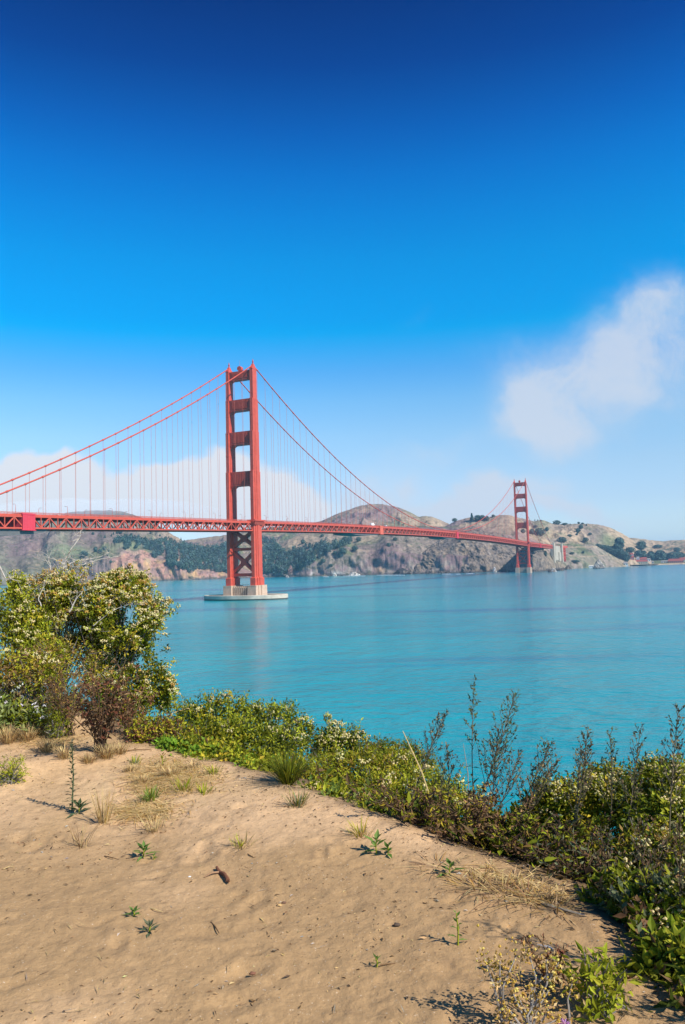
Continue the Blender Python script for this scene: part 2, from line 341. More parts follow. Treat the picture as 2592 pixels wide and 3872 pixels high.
def leg_poly(L, T, e=1.65):
    h = L / 2
    if T <= 3.4: a = [(-h, -e), (h, -e), (h, e), (-h, e)]; return a
    m_ = T / 2; q = (e + m_) / 2
    ls = [h, h * .56, h * .20]; ts = [e, q, m_]
    pts = []
    pts += [(-ls[0], -ts[0]), (-ls[1], -ts[0]), (-ls[1], -ts[1]), (-ls[2], -ts[1]), (-ls[2], -ts[2]), (ls[2], -ts[2]), (ls[2], -ts[1]), (ls[1], -ts[1]), (ls[1], -ts[0]), (ls[0], -ts[0])]
    pts += [(x, -y) for x, y in reversed(pts)]
    return pts
STR = [(213.4, 222.5), (182.9, 194.2), (149.6, 162.4), (109.4, 123.4)]
def make_tower():
    """tower above its concrete pier; the lower cross bracing is the tower's own mesh"""
    mb = MB()
    yi = HT - 1.2
    def xb(z0, z1):
        for sx_ in (-1.25, 1.25):
            mb.beam((sx_, -yi, z0), (sx_, yi, z1), 2.2, 2.6); mb.beam((sx_ + .02, -yi, z1), (sx_ + .02, yi, z0), 2.16, 2.55)
        zc = (z0 + z1) / 2
        mb.box((0, 0, zc), (4.62, 6.2, 6.6))
    xb(50.0, 67.0); xb(25.2, 46.4)
    mb.box((0, 0, 48.2), (4.5, 2 * yi, 2.7)); mb.box((0, 0, 23.6), (4.5, 2 * yi, 2.9)); mb.box((0, 0, 66.4), (4.4, 2 * yi, 2.0))
    tw = mb.build('tower', M_RED, bridge)
    for sgn in (-1, 1):
        b = MB(); y = sgn * HT
        secs = [(20.8, 66.0, 14.7, 5.6), (66.0, 75.0, 14.5, 5.5), (75.0, 122.6, 13.8, 5.3), (122.6, 161.4, 12.0, 4.7), (161.4, 193.4, 10.0, 4.2), (193.4, 222.9, 7.7, 3.3)]
        for i, (z0, z1, L, T) in enumerate(secs):
            b.prism([(x, yy + y) for x, yy in leg_poly(L, T)], z0 - (.02 if i else 0), z1)
            if i >= 1 and i < 5: b.prism([(x * 1.012, yy * 1.03 + y) for x, yy in leg_poly(L, T)], z1 - .5, z1 + .35)
        for zz, L, T in ((139, 12.0, 4.7), (178, 10.0, 4.2), (96, 13.8, 5.3)):
            b.prism([(x * 1.025, yy * 1.05 + y) for x, yy in leg_poly(L, T)], zz - .4, zz + .4)
        b.prism([(x, yy + y) for x, yy in leg_poly(16.8, 8.6, 2.75)], 13.4, 20.4); b.prism([(x, yy + y) for x, yy in leg_poly(16.8, 8.6, 2.75)], 20.4, 21.3, top=[(x, yy + y) for x, yy in leg_poly(14.9, 5.8, 1.75)])
        # balcony band of the walkway round the leg
        b.build('leg', M_RED, tw)
        s_ = MB(); h = 4.0
        s_.prism([(-h, y - 1.8), (h, y - 1.8), (h, y + 1.8), (-h, y + 1.8)], 222.9, 223.5)
        s_.prism([(-3.7, y - 1.5), (3.7, y - 1.5), (3.7, y + 1.5), (-3.7, y + 1.5)], 223.5, 228.2, top=[(-1.2, y - .9), (1.2, y - .9), (1.2, y + .9), (-1.2, y + .9)])
        sd_ = s_.build('cable_saddle', M_RED, tw)
        f = MB(); f.tube([(0, y, 228), (0, y, 229.4), (0, y, 231.6), (0, y, 233.4)], [.75, .6, .5, .1], 8); f.box((0, y, 230.3), (1.5, 1.5, .5)); f.build('beacon', M_RED, tw)
        w = MB(); zr = 75.8
        w.prism([(-10.4, y - 2.9), (10.4, y - 2.9), (10.4, y + 2.9 ), (-10.4, y + 2.9)], zr - 1.9, zr - 1.2)
        p1 = [(-9.6, y - 4.5), (9.6, y - 4.5), (9.6, y + 4.5), (-9.6, y + 4.5)]; p0 = [(-7.6, y - 2.9), (7.6, y - 2.9), (7.6, y + 2.9), (-7.6, y + 2.9)]
        w.prism(p0, zr - 4.8, zr - 1.95, top=p1)
        w.prism(p1, zr - 1.15, zr - .95)
        for a, c in (((-9.6, y - 4.5), (9.6, y - 4.5)), ((9.6, y - 4.5), (9.6, y + 4.5)), ((9.6, y + 4.5), (-9.6, y + 4.5)), ((-9.6, y + 4.5), (-9.6, y - 4.5))):
            w.beam((*a, zr + .15), (*c, zr + .15), .14, .14); w.beam((*a, zr - .4), (*c, zr - .4), .1, .8)
        w.build('walkway_balcony', M_RED, tw)
    for k, (z0, z1) in enumerate(STR):
        s_ = MB(); yi = HT - 1.5; D = [5.4, 7.4, 8.2, 8.2][k]
        hgt = z1 - z0
        s_.box((0, 0, (z0 + z1) / 2), (D, 2 * yi, hgt))
        s_.box((0, 0, z1 - .5), (D + .7, 2 * yi - .5, .9)); s_.box((0, 0, z0 + .75), (D + .7, 2 * yi - 2.0, .7))
        nr_ = 15 - k * 2; wid = 2 * yi - 5.0 - 2.4
        for i in range(nr_):
            for sx_ in (-1, 1):
                s_.box((sx_ * (D / 2 + .28), -wid / 2 + wid * (i + .5) / nr_, (z0 + z1) / 2 + .3), (.6, wid / nr_ * .55, hgt - 3.2))
        for sy_ in (-1, 1):
            s_.box((0, sy_ * (wid / 2 + .75), (z0 + z1) / 2 + .1), (D + .8, .45, hgt - 1.2))
        # rounded corner brackets under and above the strut
        for sy_ in (-1, 1):
            ye = sy_ * (HT - 1.5)
            for zz, dr, R in ((z0 + .01, -1, 3.4 + .9 * k), (z1 - .01, 1, 1.6)):
                if k == 0 and dr == 1: continue
                P_ = [(ye, zz)]
                for i in range(7):
                    a = i / 6 * math.pi / 2
                    P_.append((ye - sy_ * (R - R * math.sin(a)), zz + dr * (R - R * math.cos(a)) * 1.25))
                n = len(P_); v = [(-D / 2 + .3, yy, z_) for yy, z_ in P_] + [(D / 2 - .3, yy, z_) for yy, z_ in P_]
                s_.add(v, [tuple(range(n)), tuple(range(2 * n - 1, n - 1, -1))] + [(i, n + i, n + (i + 1) % n, (i + 1) % n) for i in range(n)])
        s_.build('portal_strut', M_RED, tw)
    return tw
tower_s = make_tower()
d = MB(); th = np.linspace(-math.pi / 2, math.pi / 2, 9)
d.tube([(-1.9, 1.0, 225.4), (-1.85, 1.0, 225.4), (1.85, 1.0, 225.4), (1.9, 1.0, 225.4)], [2.2, 2.4, 2.4, 2.2], 16); d.box((0, 1.0, 223.0), (2.2, 2.2, 1.2)); d.tube([(0, 1.4, 227.5), (0, 1.4, 234)], [.12, .05], 5)
d.build('radome_drum', M_RED, tower_s)
tower_n = copy_tree(tower_s, bridge); tower_n.location = (1280, 0, 0)

def make_pier(x0):
    mb = MB()
    for sy_ in (-1, 1):
        y = sy_ * HT
        mb.prism([(x0 + x, yy + y) for x, yy in leg_poly(21.6, 12.4, 4.7)], -3.0, 13.0, top=[(x0 + x * .96, yy * .95 + y) for x, yy in leg_poly(21.6, 12.4, 4.7)])
        mb.prism([(x0 + x * .975, yy * .965 + y) for x, yy in leg_poly(21.6, 12.4, 4.7)], 12.6, 13.45)
    mb.box((x0, 0, 4.6), (14.6, 2 * HT - 5.5, 16.2))
    for i in range(8):
        y = -7.6 + 15.2 * i / 7
        for sx_ in (-1, 1): mb.box((x0 + sx_ * 7.6, y, 7.6), (1.4, 1.1, 9.6))
    p = mb.build('pier', M_CONC, bridge)
    r = MB()
    for sx_ in (-1, 1):
        for zz in (14.0, 14.6): r.beam((x0 + sx_ * 7.2, -8, zz), (x0 + sx_ * 7.2, 8, zz), .06, .06)
        for i in range(9): r.beam((x0 + sx_ * 7.2, -8 + 2 * i, 12.7), (x0 + sx_ * 7.2, -8 + 2 * i, 14.7), .08, .08)
    r.build('handrail', M_GREY, p)
    return p
make_pier(0); pn = make_pier(1280)
# the ring fender round the south pier stands in the water on its own
fb = MB(); n = 96
def ering(a, b_, z): return [(b_ * math.cos(2 * math.pi * i / n), a * math.sin(2 * math.pi * i / n), z) for i in range(n)]
prof = [(44.5, 24.0, -3), (44.5, 24.0, .8), (44.5, 24.0, 1.1), (44.9, 24.4, 1.2), (44.9, 24.4, 4.3), (44.5, 24.0, 4.6), (41.6, 21.3, 4.6), (41.3, 21.0, 4.4), (41.3, 21.0, 1.6), (12, 6, 1.6)]
V = sum([ering(*p) for p in prof], [])
F = [(k * n + i, k * n + (i + 1) % n, (k + 1) * n + (i + 1) % n, (k + 1) * n + i) for k in range(len(prof) - 1) for i in range(n)]
CV = np.array([(.09, .085, .075) if p[2] < 1.0 else ((.30, .26, .21) if p[2] < 1.15 else (.56, .49, .39)) for p in V])
fb.add(V, F, CV)
M_FEND = mat('tide_stained_concrete', attr=True, rough=.85, var=.28, vscale=.12)
fo = fb.build('pier_fender', M_FEND); fo.location = (BR_X, BR_Y, 0); fo.rotation_euler = (0, 0, BR_RZ)
label(fo, 'low oval concrete ring wall in the water around the south tower pier', 'pier fender')

# deck
nodes = np.arange(math.floor((L0) / PAN), math.ceil(L1 / PAN) + 1) * PAN
deck = MB()
for a, c in zip(nodes[:-1], nodes[1:]):
    za, zc = float(rail_z(a)) - 1.4, float(rail_z(c)) - 1.4
    v = []
    for l, z in ((a, za), (c, zc)):
        v += [(l, -13.3, z - .35), (l, 13.3, z - .35), (l, 13.3, z), (l, -13.3, z)]
    deck.add(v, [(0, 1, 5, 4), (1, 2, 6, 5), (2, 3, 7, 6), (3, 0, 4, 7)])
dk = deck.build('roadway', M_ROAD, bridge)
fr = MB()
for i, l in enumerate(nodes):
    z = float(rail_z(l))
    fr.box((l, 0, z - 2.7), (.55, 26.2, 1.8))
    fr.box((l, 0, z - 10.1), (.5, 26.4, .6))
    if i % 2 == 0 and i + 2 < len(nodes):
        z2 = float(rail_z(nodes[i + 2]))
        fr.beam((l, -13, z - 10.1), (nodes[i + 2], 13, z2 - 10.1), .5, .4); fr.beam((l, 13, z - 10.12), (nodes[i + 2], -13, z2 - 10.12), .5, .4)
for y in (-9.5, -5.7, -1.9, 1.9, 5.7, 9.5):
    for a, c in zip(nodes[:-1], nodes[1:]): fr.beam((a, y, float(rail_z(a)) - 2.2), (c, y, float(rail_z(c)) - 2.2), .3, .8)
fr.build('floor_framing', M_RED, bridge)
for sy_ in (-1, 1):
    t = MB(); y = sy_ * HT
    for i, (a, c) in enumerate(zip(nodes[:-1], nodes[1:])):
        za, zc = float(rail_z(a)), float(rail_z(c))
        t.beam((a, y, za - 2.75), (c, y, zc - 2.75), .8, 1.0); t.beam((a, y, za - 10.1), (c, y, zc - 10.1), .85, 1.05)
        t.beam((a, y, za - 3.1), (a, y, za - 9.7), .5, .55)
        if i % 2 == 0: t.beam((a, y, za - 3.2), (c, y, zc - 9.6), .62, .7)
        else: t.beam((a, y, za - 9.6), (c, y, zc - 3.2), .62, .7)
        t.box((a, y, (za - 9.5) if i % 2 else (za - 3.2)), (1.8, .9, 1.1))
    t.build('stiffening_truss', M_RED, bridge)
    r = MB(); y = sy_ * 13.55
    for a, c in zip(nodes[:-1], nodes[1:]):
        za, zc = float(rail_z(a)), float(rail_z(c))
        r.beam((a, y, za - 1.75), (c, y, zc - 1.75), .35, .85); r.beam((a, y, za - .04), (c, y, zc - .04), .2, .16)
        for k in range(12):
            f = k / 12; l = a + (c - a) * f; z = za + (zc - za) * f
            r.box((l, y, z - .7), (.22 if k % 6 else .35, .1, 1.3))
    r.build('railing', M_RED, bridge)

# main cables, bands and suspender ropes
SP = 14.53
sus = []
for k in range(-22, 115):
    l = -5.4 + SP * k if k <= 0 else None
ks = [(-5.4 - SP * k) for k in range(0, 23)] + [(8.0 + SP * k) for k in range(0, 87)] + [(1290 + SP * k) for k in range(0, 21)]
for sy_ in (-1, 1):
    y = sy_ * HT
    ls = np.concatenate([np.linspace(-416, 0, 60), np.linspace(0, 1280, 130)[1:], np.linspace(1280, 1624, 50)[1:]])
    c = MB(); zs = np.where(ls < -322, cable_z(-322.0) - (-322 - ls) * .36, cable_z(ls))
    c.tube([(l, y, float(z)) for l, z in zip(ls, zs)], .5, 10)
    for l in ks:
        if abs(l) < 6 or abs(l - 1280) < 6: continue
        z0, z1 = float(cable_z(l - .7)), float(cable_z(l + .7))
        c.tube([(l - .7, y, z0), (l + .7, y, z1)], .72, 8)
    c.build('main_cable', M_RED, bridge, smooth=True)
    for l in ks:
        zt, zb = float(cable_z(l)), float(rail_z(l)) - 2.4
        if zt - zb > 2.5 and abs(l) > 4 and abs(l - 1280) > 4: sus.append((l, y, zt, zb))
sus.sort(key=lambda q: math.hypot(*b2w(q[0], -q[1])[:2]))
M_ROPE = mat('suspender_rope', (.50, .12, .075), .6)
for l, y, zt, zb in sus[:100]:
    s_ = MB()
    for dx in (-.16, .16): s_.tube([(l + dx, y, zb), (l + dx, y, zt)], .058, 5, cap=False)
    s_.build('suspender', M_ROPE, bridge)
s_ = MB()
for l, y, zt, zb in sus[100:]:
    for dx in (-.16, .16): s_.tube([(l + dx, y, zb), (l + dx, y, zt)], .058, 4, cap=False)
label(s_.build('far_suspenders', M_ROPE, bridge), kind='stuff')

# painters' wrappings on the truss and the hanging work platforms
for (a, c, M, txt) in ((-284.6, -274.6, M_TARP, 'crimson wrapped box over the truss nearest the left edge'), (314.9, 325.9, M_TARP2, 'pale orange wrapped box over the truss right of the south tower'),
                  (669, 681, M_TARP, 'crimson wrapped box over the truss at midspan'), (1429, 1441, M_TARP, 'red wrapped box over the truss beyond the north tower')):
    zr = float(rail_z((a + c) / 2)); w = MB()
    w.box(((a + c) / 2, 0, zr - 6.6), (c - a, 29.6, 9.4)); w.box(((a + c) / 2, 0, zr - 11.4), (c - a + 1.2, 30.0, .5))
    for i in range(9):
        for sy_ in (-1, 1): w.box((a + (c - a) * i / 8, sy_ * 14.82, zr - 6.6), (.12, .12, 9.3))
    w.box(((a + c) / 2, 0, zr - 1.2), (c - a + .8, 29.8, 1.1))
    label(w.build('work_enclosure', M, bridge), txt)
for a, c, dp in ((-345, -262, 3.6), (226, 318, 2.2), (596, 676, 2.2)):
    w = MB(); ns = 20; P_ = []
    for i in range(ns + 1):
        f = i / ns; l = a + (c - a) * f; zb = float(rail_z(l)) - 11.0
        P_.append((l, zb - .3 - dp * math.sin(math.pi * min(1, f * 1.0)) ** .45))
    v = []
    for l, z in P_: v += [(l, -12.5, z), (l, 12.5, z), (l, 12.5, float(rail_z(l)) - 10.9), (l, -12.5, float(rail_z(l)) - 10.9)]
    f_ = []
    for i in range(ns):
        b0 = i * 4; f_ += [(b0, b0 + 4, b0 + 5, b0 + 1), (b0 + 1, b0 + 5, b0 + 6, b0 + 2), (b0 + 2, b0 + 6, b0 + 7, b0 + 3), (b0 + 3, b0 + 7, b0 + 4, b0)]
    f_ += [(0, 1, 2, 3), (ns * 4 + 3, ns * 4 + 2, ns * 4 + 1, ns * 4)]
    w.add(v, f_); w.build('work_platform', M_GREY, bridge)

# street lamps along both kerbs
def make_lamp(side):
    r = empty('street_lamp'); p = MB()
    p.tube([(0, 0, 0), (0, 0, 5.6)], [.17, .11], 6); a = np.linspace(0, math.pi * .55, 6)
    p.tube([(0, side * (1.3 - 1.3 * math.cos(x)), 5.5 + 1.1 * math.sin(x)) for x in a] , .09, 5); p.box((0, 0, .3), (.5, .5, .6))
    p.build('pole', M_RED, r)
    h = MB(); h.prism([(-.28, side * 1.35), (.28, side * 1.35), (.34, side * 2.5), (-.34, side * 2.5)], 6.45, 6.62, top=[(-.16, side * 1.4), (.16, side * 1.4), (.2, side * 2.4), (-.2, side * 2.4)])
    h.build('lamp_head', M_LAMP, r)
    return r
lp = {-1: make_lamp(1), 1: make_lamp(-1)}
used = {-1: 0, 1: 0}
for k in range(-1, 41):
    for sy_ in (-1, 1):
        l = -288 + 44.2 * k - (0 if sy_ < 0 else 1.9)
        if l > 1500: continue
        if abs(l) < 9 or abs(l - 1280) < 9: l += 12
        o = lp[sy_] if used[sy_] == 0 else copy_tree(lp[sy_])
        used[sy_] += 1
        o.location = b2w(l, -sy_ * 12.2, float(rail_z(l)) - 1.4); o.rotation_euler = (0, 0, BR_RZ)
        where = 'near' if sy_ < 0 else 'far'
        sect = 'left of the south tower' if l < 0 else ('between the two towers' if l < 1280 else 'beyond the north tower')
        label(o, f'slim street lamp on the {where} kerb of the bridge deck {sect}', 'street lamp', f'street lamps on the {where} kerb of the bridge {sect}')

# traffic seen over the railing
def vehicle(name, txt, cat, l, t, L, W, H, col, box=False):
    r = empty(name, b2w(l, t, float(rail_z(l)) - 1.4), BR_RZ); b = MB()
    M = mat(name + '_paint', col, .35)
    if box:
        b.box2(-L / 2, L / 2 - L * .22, -W / 2, W / 2, .8, H); b.box2(L / 2 - L * .21, L / 2, -W / 2 + .1, W / 2 - .1, .7, H * .78); b.box2(-L / 2, L / 2, -W / 2 + .3, W / 2 - .3, .5, .78)
    else:
        b.prism([(-L / 2, -W / 2), (L / 2, -W / 2), (L / 2, W / 2), (-L / 2, W / 2)], .35, H * .58); b.prism([(-L * .42, -W * .46), (L * .22, -W * .46), (L * .22, W * .46), (-L * .42, W * .46)], H * .58, H, top=[(-L * .34, -W * .4), (L * .1, -W * .4), (L * .1, W * .4), (-L * .34, W * .4)])
    b.build('body', M, r)
    g = MB()
    if box: g.box2(L / 2 - .3, L / 2 + .03, -W / 2 + .25, W / 2 - .25, H * .45, H * .7)
    else: g.prism([(-L * .36, -W * .455), (L * .17, -W * .455), (L * .17, W * .455), (-L * .36, W * .455)], H * .64, H * .9, top=[(-L * .34, -W * .43), (L * .12, -W * .43), (L * .12, W * .43), (-L * .34, W * .43)])
    g.build('windscreen' if box else 'window', M_GLASS, r)
    for x in (-L * .3, L * .3):
        for y in (-1, 1):
            w = MB(); w.tube([(x, y * (W / 2 - .25), .38), (x, y * (W / 2 + .02), .38)], .38, 10); w.build('wheel', M_TYRE, r)
    label(r, txt, cat)
vehicle('box_truck', 'tall white box truck crossing the bridge just left of the pale orange wrapping', 'truck', 303, 8.5, 11, 2.5, 4.6, (.85, .83, .78), True)
vehicle('white_van', 'small white van on the bridge right of the pale orange wrapping', 'van', 352, 8.5, 6, 2.1, 2.7, (.8, .8, .8), True)
vehicle('white_car', 'white car on the bridge between the crimson wrapping and the south tower', 'car', -250, 10.2, 4.6, 1.85, 1.55, (.8, .8, .8))
vehicle('silver_car', 'silver car on the bridge just left of the south tower', 'car', -22, 10.2, 4.6, 1.85, 1.5, (.5, .5, .52))

# north pylon housing and the steel viaduct behind it
M_PYL = mat('weathered_concrete', (.44, .38, .29), .9, var=.25, vscale=.1)
py = empty('concrete_pylon', b2w(1694, 0, 0), BR_RZ)
label(py, 'cream concrete pylon housing at the far end of the bridge', 'pylon')
w = MB(); w.box2(-20, 66, -11.5, 3, 28, 70.5); w.box2(30, 62, -14.2, 14.2, 26, 52); w.build('wall', M_PYL, py)
for l, ww in ((1630, 18), (1770, 17)):
    for sy_ in (-1, 1):
        p = MB(); x = l - 1694; y = sy_ * 14.5; zb = 22 if sy_ < 0 else 58
        p.prism([(x - ww / 2, y - 2.8), (x + ww / 2, y - 2.8), (x + ww / 2, y + 2.8), (x - ww / 2, y + 2.8)], zb, 77, top=[(x - ww / 2 + 2, y - 2.1), (x + ww / 2 - 2, y - 2.1), (x + ww / 2 - 2, y + 2.1), (x - ww / 2 + 2, y + 2.1)])
        p.box((x, y, 78.2), (ww - 6, 3.4, 2.4)); p.build('pillar', M_PYL, py)
vd = empty('steel_viaduct', b2w(1815, 0, 0), BR_RZ)
label(vd, 'red steel trestle viaduct behind the cream pylon', 'viaduct')
w = MB()
for x in (-30, -8, 14, 36):
    for y in (-11, 11): w.beam((x, y, 24), (x, y, 66), 3, 3)
    for z in (38, 52): w.beam((x, -11, z), (x, 11, z), 1.5, 1.5)
for x in (-30, -8, 14):
    for y in (-11, 11):
        for z0 in (24, 38, 52): w.beam((x, y, z0), (x + 22, y, z0 + 14), 1.4, 1.4); w.beam((x + 22, y + .1, z0), (x, y + .1, z0 + 14), 1.4, 1.4); w.beam((x, y, z0 + 14), (x + 22, y, z0 + 14), 1.4, 1.6)
w.build('trestle', M_RED, vd)
w = MB(); w.box2(-34, 80, -12.5, 12.5, 66.05, 72.5); w.build('deck', M_RED, vd)

# ---------------------------------------------------------------- far shore: hills, crags, trees, buildings
TAN = np.array((.36, .265, .175)); GTAN = np.array((.25, .20, .16)); GRN = np.array((.125, .15, .075)); MAUVE = np.array((.24, .165, .16))
ROCK = np.array((.20, .165, .14)); DROCK = np.array((.085, .075, .07)); PINK = np.array((.40, .225, .17)); OCH = np.array((.42, .27, .14)); SCRUB = np.array((.08, .10, .065))
def mixc(a, b, t): t = np.asarray(t)[..., None]; return a * (1 - t) + b * t
HILL_V, HILL_F, hill_n = [], [], 0
def layer(name, txt, ridge, shore, colf, M, cliff=.25, tc=.08, p=1.0, amp=14, gul=14, crag=10, step=1.2, rows=80, seed=1, back=500, ndet=60.0):
    global hill_n
    ridge = np.array(ridge, float); shore = np.array(shore, float)
    xs = np.arange(ridge[0, 0], ridge[-1, 0] + .1, step); n = len(xs)
    # smooth the traced skyline a little
    def sm(x, xp, fp):
        y = np.interp(x, xp, fp); k = 3
        yy = np.pad(y, k, mode='edge'); return np.convolve(yy, np.ones(2 * k + 1) / (2 * k + 1), 'valid')
    ry = sm(xs, ridge[:, 0], ridge[:, 1]); rr = sm(xs, ridge[:, 0], ridge[:, 2]); rs = sm(xs, shore[:, 0], shore[:, 1])
    ry = ry + fbm(xs / 9., xs * 0 + seed, 3, seed) * 1.1
    D = np.array([ray(x, y) for x, y in zip(xs, ry)]); hyp = np.hypot(D[:, 0], D[:, 1])
    dx, dy = D[:, 0] / hyp, D[:, 1] / hyp
    zr = EYE + D[:, 2] / hyp * rr; zr = np.maximum(zr, -2)
    az = np.arctan2(dx, dy); arc = az * rr.mean()
    t = np.concatenate([np.linspace(0, 1, rows) ** 1.15, [1.06, 1.15, 1.3, 1.6, 2.0]])[:, None]
    tf = np.minimum(t, 1)
    cl = cliff * (1 + .8 * fbm(arc / 90., arc * 0 + 3.3, 3, seed + 3))[None, :]
    g = cl * sstep(0, tc, tf) + (1 - cl) * tf ** p
    R = rs[None] + (rr - rs)[None] * np.minimum(t, 1) + np.maximum(t - 1, 0) * back
    Z = -3 + (zr + 3)[None] * g
    env = np.sin(np.pi * np.clip(tf, 0, 1)) ** .6
    bk = np.maximum(t - 1, 0); Z = Z - bk * (zr + 20)[None] * .9
    X0, Y0 = dx[None] * R, dy[None] * R
    hh = np.clip((zr + 3) / 120, .05, 1.2)[None]
    w = fbm(X0 / 160, Y0 / 160, 3, seed + 5)
    Z = Z + env * hh * (amp * fbm(X0 / (ndet * 3), Y0 / (ndet * 3), 5, seed) + gul * fbm(X0 / (ndet * 1.9) + w * 1.1, Y0 / (ndet * 3.2) + w * .8, 5, seed + 9, ridged=True) - gul * .2)
    ce = sstep(0.0, .03, tf) * (1 - sstep(tc * 1.2, tc * 2.5 + .1, tf))
    R2 = R + crag * (ce + .3 * env) * fbm(arc[None] / (ndet * .5) + Z / 60., Z / 26. - arc[None] / 140., 5, seed + 13)
    X, Y = dx[None] * R2, dy[None] * R2
    Z[0] = -3
    nr = len(t); idx = np.arange(nr * n).reshape(nr, n)
    f = np.stack([idx[:-1, :-1], idx[:-1, 1:], idx[1:, 1:], idx[1:, :-1]], -1).reshape(-1, 4)
    V = np.stack([X, Y, Z], -1).reshape(-1, 3)
    XX = np.broadcast_to(xs[None], X.shape); TT = np.broadcast_to(tf, X.shape)
    # slope for the colouring
    dzr = np.gradient(Z, axis=0) / (np.abs(np.gradient(R2, axis=0)) + 2.0)
    C = colf(XX, TT, X, Y, Z, dzr)
    mb = MB(); mb.addq(V, f, C.reshape(-1, 3))
    o = mb.build(name, M, None, smooth=True)
    label(o, txt, kind='structure')
    HILL_V.append(V); HILL_F.append(f + hill_n); hill_n += len(V)
    return o
def base_grass(X, Y, seed, a=TAN, b=GTAN, c=GRN, s=140., gth=.1):
    n1 = fbm(X / s, Y / s, 5, seed); n2 = fbm(X / (s * .6), Y / (s * .6), 5, seed + 40); n3 = fbm(X / 14, Y / 14, 4, seed + 80)
    col = mixc(np.broadcast_to(a, X.shape + (3,)), b, sstep(-.25, .3, n1))
    col = mixc(col, c, sstep(gth, gth + .35, n2) * .85)
    col = mixc(col, SCRUB, sstep(.32, .45, n3 + .25 * n2) * .75)
    return col * (1 + .18 * fbm(X / 25, Y / 25, 3, seed + 5))[..., None]
def blob(XX, TT, x, t, rx, rt): return np.exp(-(((XX - x) / rx) ** 2 + ((TT - t) / rt) ** 2))

def c_left(XX, TT, X, Y, Z, S):
    col = base_grass(X, Y, 11, GTAN * 1.0, GRN * 1.2 + .02, GRN * .9, 150, -.02); col = mixc(col, MAUVE * .75, .75 * sstep(-.05, .35, fbm(X / 210, Y / 210, 4, 15)))
    pk = sstep(-.05, .08, fbm(XX / 30., Z / 30., 4, 61) * .26 + .62 - Z / 95 + .4 * blob(XX, TT, 300, .15, 60, .6) - 1.2 * sstep(262, 235, XX))
    pc = mixc(np.broadcast_to(PINK, X.shape + (3,)), OCH * 1.1, sstep(-.1, .35, fbm(XX / 14., Z / 16., 4, 71))); pc = mixc(pc, MAUVE, .6 * sstep(.0, .3, fbm(XX / 22., Z / 26., 4, 73)))
    col = mixc(col, pc, pk); col = mixc(col, MAUVE * .8, .85 * blob(XX, TT, 50, .45, 75, .4)); col = mixc(col, MAUVE * .7, .8 * blob(XX, TT, 240, 1.0, 130, .25)); col = mixc(col, TAN, .8 * blob(XX, TT, 400, .95, 30, .2))  # far-left mauve patch paints in a cloud shadow; hilltop mauve paints in fog
    col = mixc(col, DROCK * 1.4, sstep(9, 4, Z + 4 * fbm(XX / 5., Z / 5., 3, 5)))
    return col
def c_slack(XX, TT, X, Y, Z, S):
    col = base_grass(X, Y, 23, TAN * .85, MAUVE * .85, GRN * 1.1, 180, .12)
    col = mixc(col, MAUVE * 1.05, .6 * blob(XX, TT, 800, .7, 70, .4)); col = mixc(col, TAN * 1.08, .75 * blob(XX, TT, 985, .9, 45, .18)); col = mixc(col, TAN * 1.1, .5 * blob(XX, TT, 930, .75, 30, .15))
    col = mixc(col, GRN * 1.2, .7 * blob(XX, TT, 650, .3, 60, .3)); col = mixc(col, GRN, .5 * blob(XX, TT, 970, 1.0, 22, .06))
    return col
def c_mid(XX, TT, X, Y, Z, S):
    col = base_grass(X, Y, 31, GTAN * .95, MAUVE * .8, GRN * 1.0, 120, .02)
    col = mixc(col, TAN * 1.12, .95 * blob(XX, TT, 680, .8, 45, .35)); col = mixc(col, TAN * 1.15, .9 * blob(XX, TT, 848, .72, 34, .2))
    col = mixc(col, GRN * 1.25, .6 * blob(XX, TT, 830, .45, 70, .16)); col = mixc(col, TAN, .4 * blob(XX, TT, 770, .9, 40, .2))
    rk = sstep(-.1, .12, fbm(XX / 25., Z / 25., 4, 91) * .5 + .62 - Z / 48)
    rc = mixc(np.broadcast_to(ROCK * 1.25, X.shape + (3,)), MAUVE, sstep(-.1, .3, fbm(XX / 12., Z / 14., 4, 97)))
    rc = mixc(rc, OCH, .85 * blob(XX, Z, 868, 22, 10, 16)); rc = mixc(rc, np.array((.62, .58, .52)), .9 * blob(XX, Z, 770, 6, 16, 5) + .8 * blob(XX, Z, 712, 6, 5, 7))
    col = mixc(col, rc, rk); col = mixc(col, DROCK * 1.3, sstep(9, 4, Z + 5 * fbm(XX / 4., Z / 5., 3, 5)))
    return col
def c_crag(XX, TT, X, Y, Z, S):
    n = fbm(XX / 10. + Z / 25, Z / 12. - XX / 30, 6, 101); n2 = fbm(XX / 40., Z / 40., 4, 107)
    col = mixc(np.broadcast_to(ROCK * .95, X.shape + (3,)), np.array((.27, .205, .15)), sstep(-.2, .35, n)); col = mixc(col, DROCK * 1.3, .75 * sstep(.12, .42, fbm(XX / 5. + Z / 14, Z / 7. - XX / 20, 5, 113)))
    col = mixc(col, GTAN * .9, .6 * sstep(.1, .4, n2)); col = mixc(col, GRN * 1.4, .5 * sstep(.82, 1.0, TT) * sstep(-.1, .3, n2) + .45 * blob(XX, TT, 1275, .8, 22, .4))
    col = mixc(col, TAN * .95, .55 * sstep(1225, 1270, XX)); col = mixc(col, DROCK, sstep(8, 3, Z + 5 * fbm(XX / 4., Z / 5., 3, 5)))
    return col
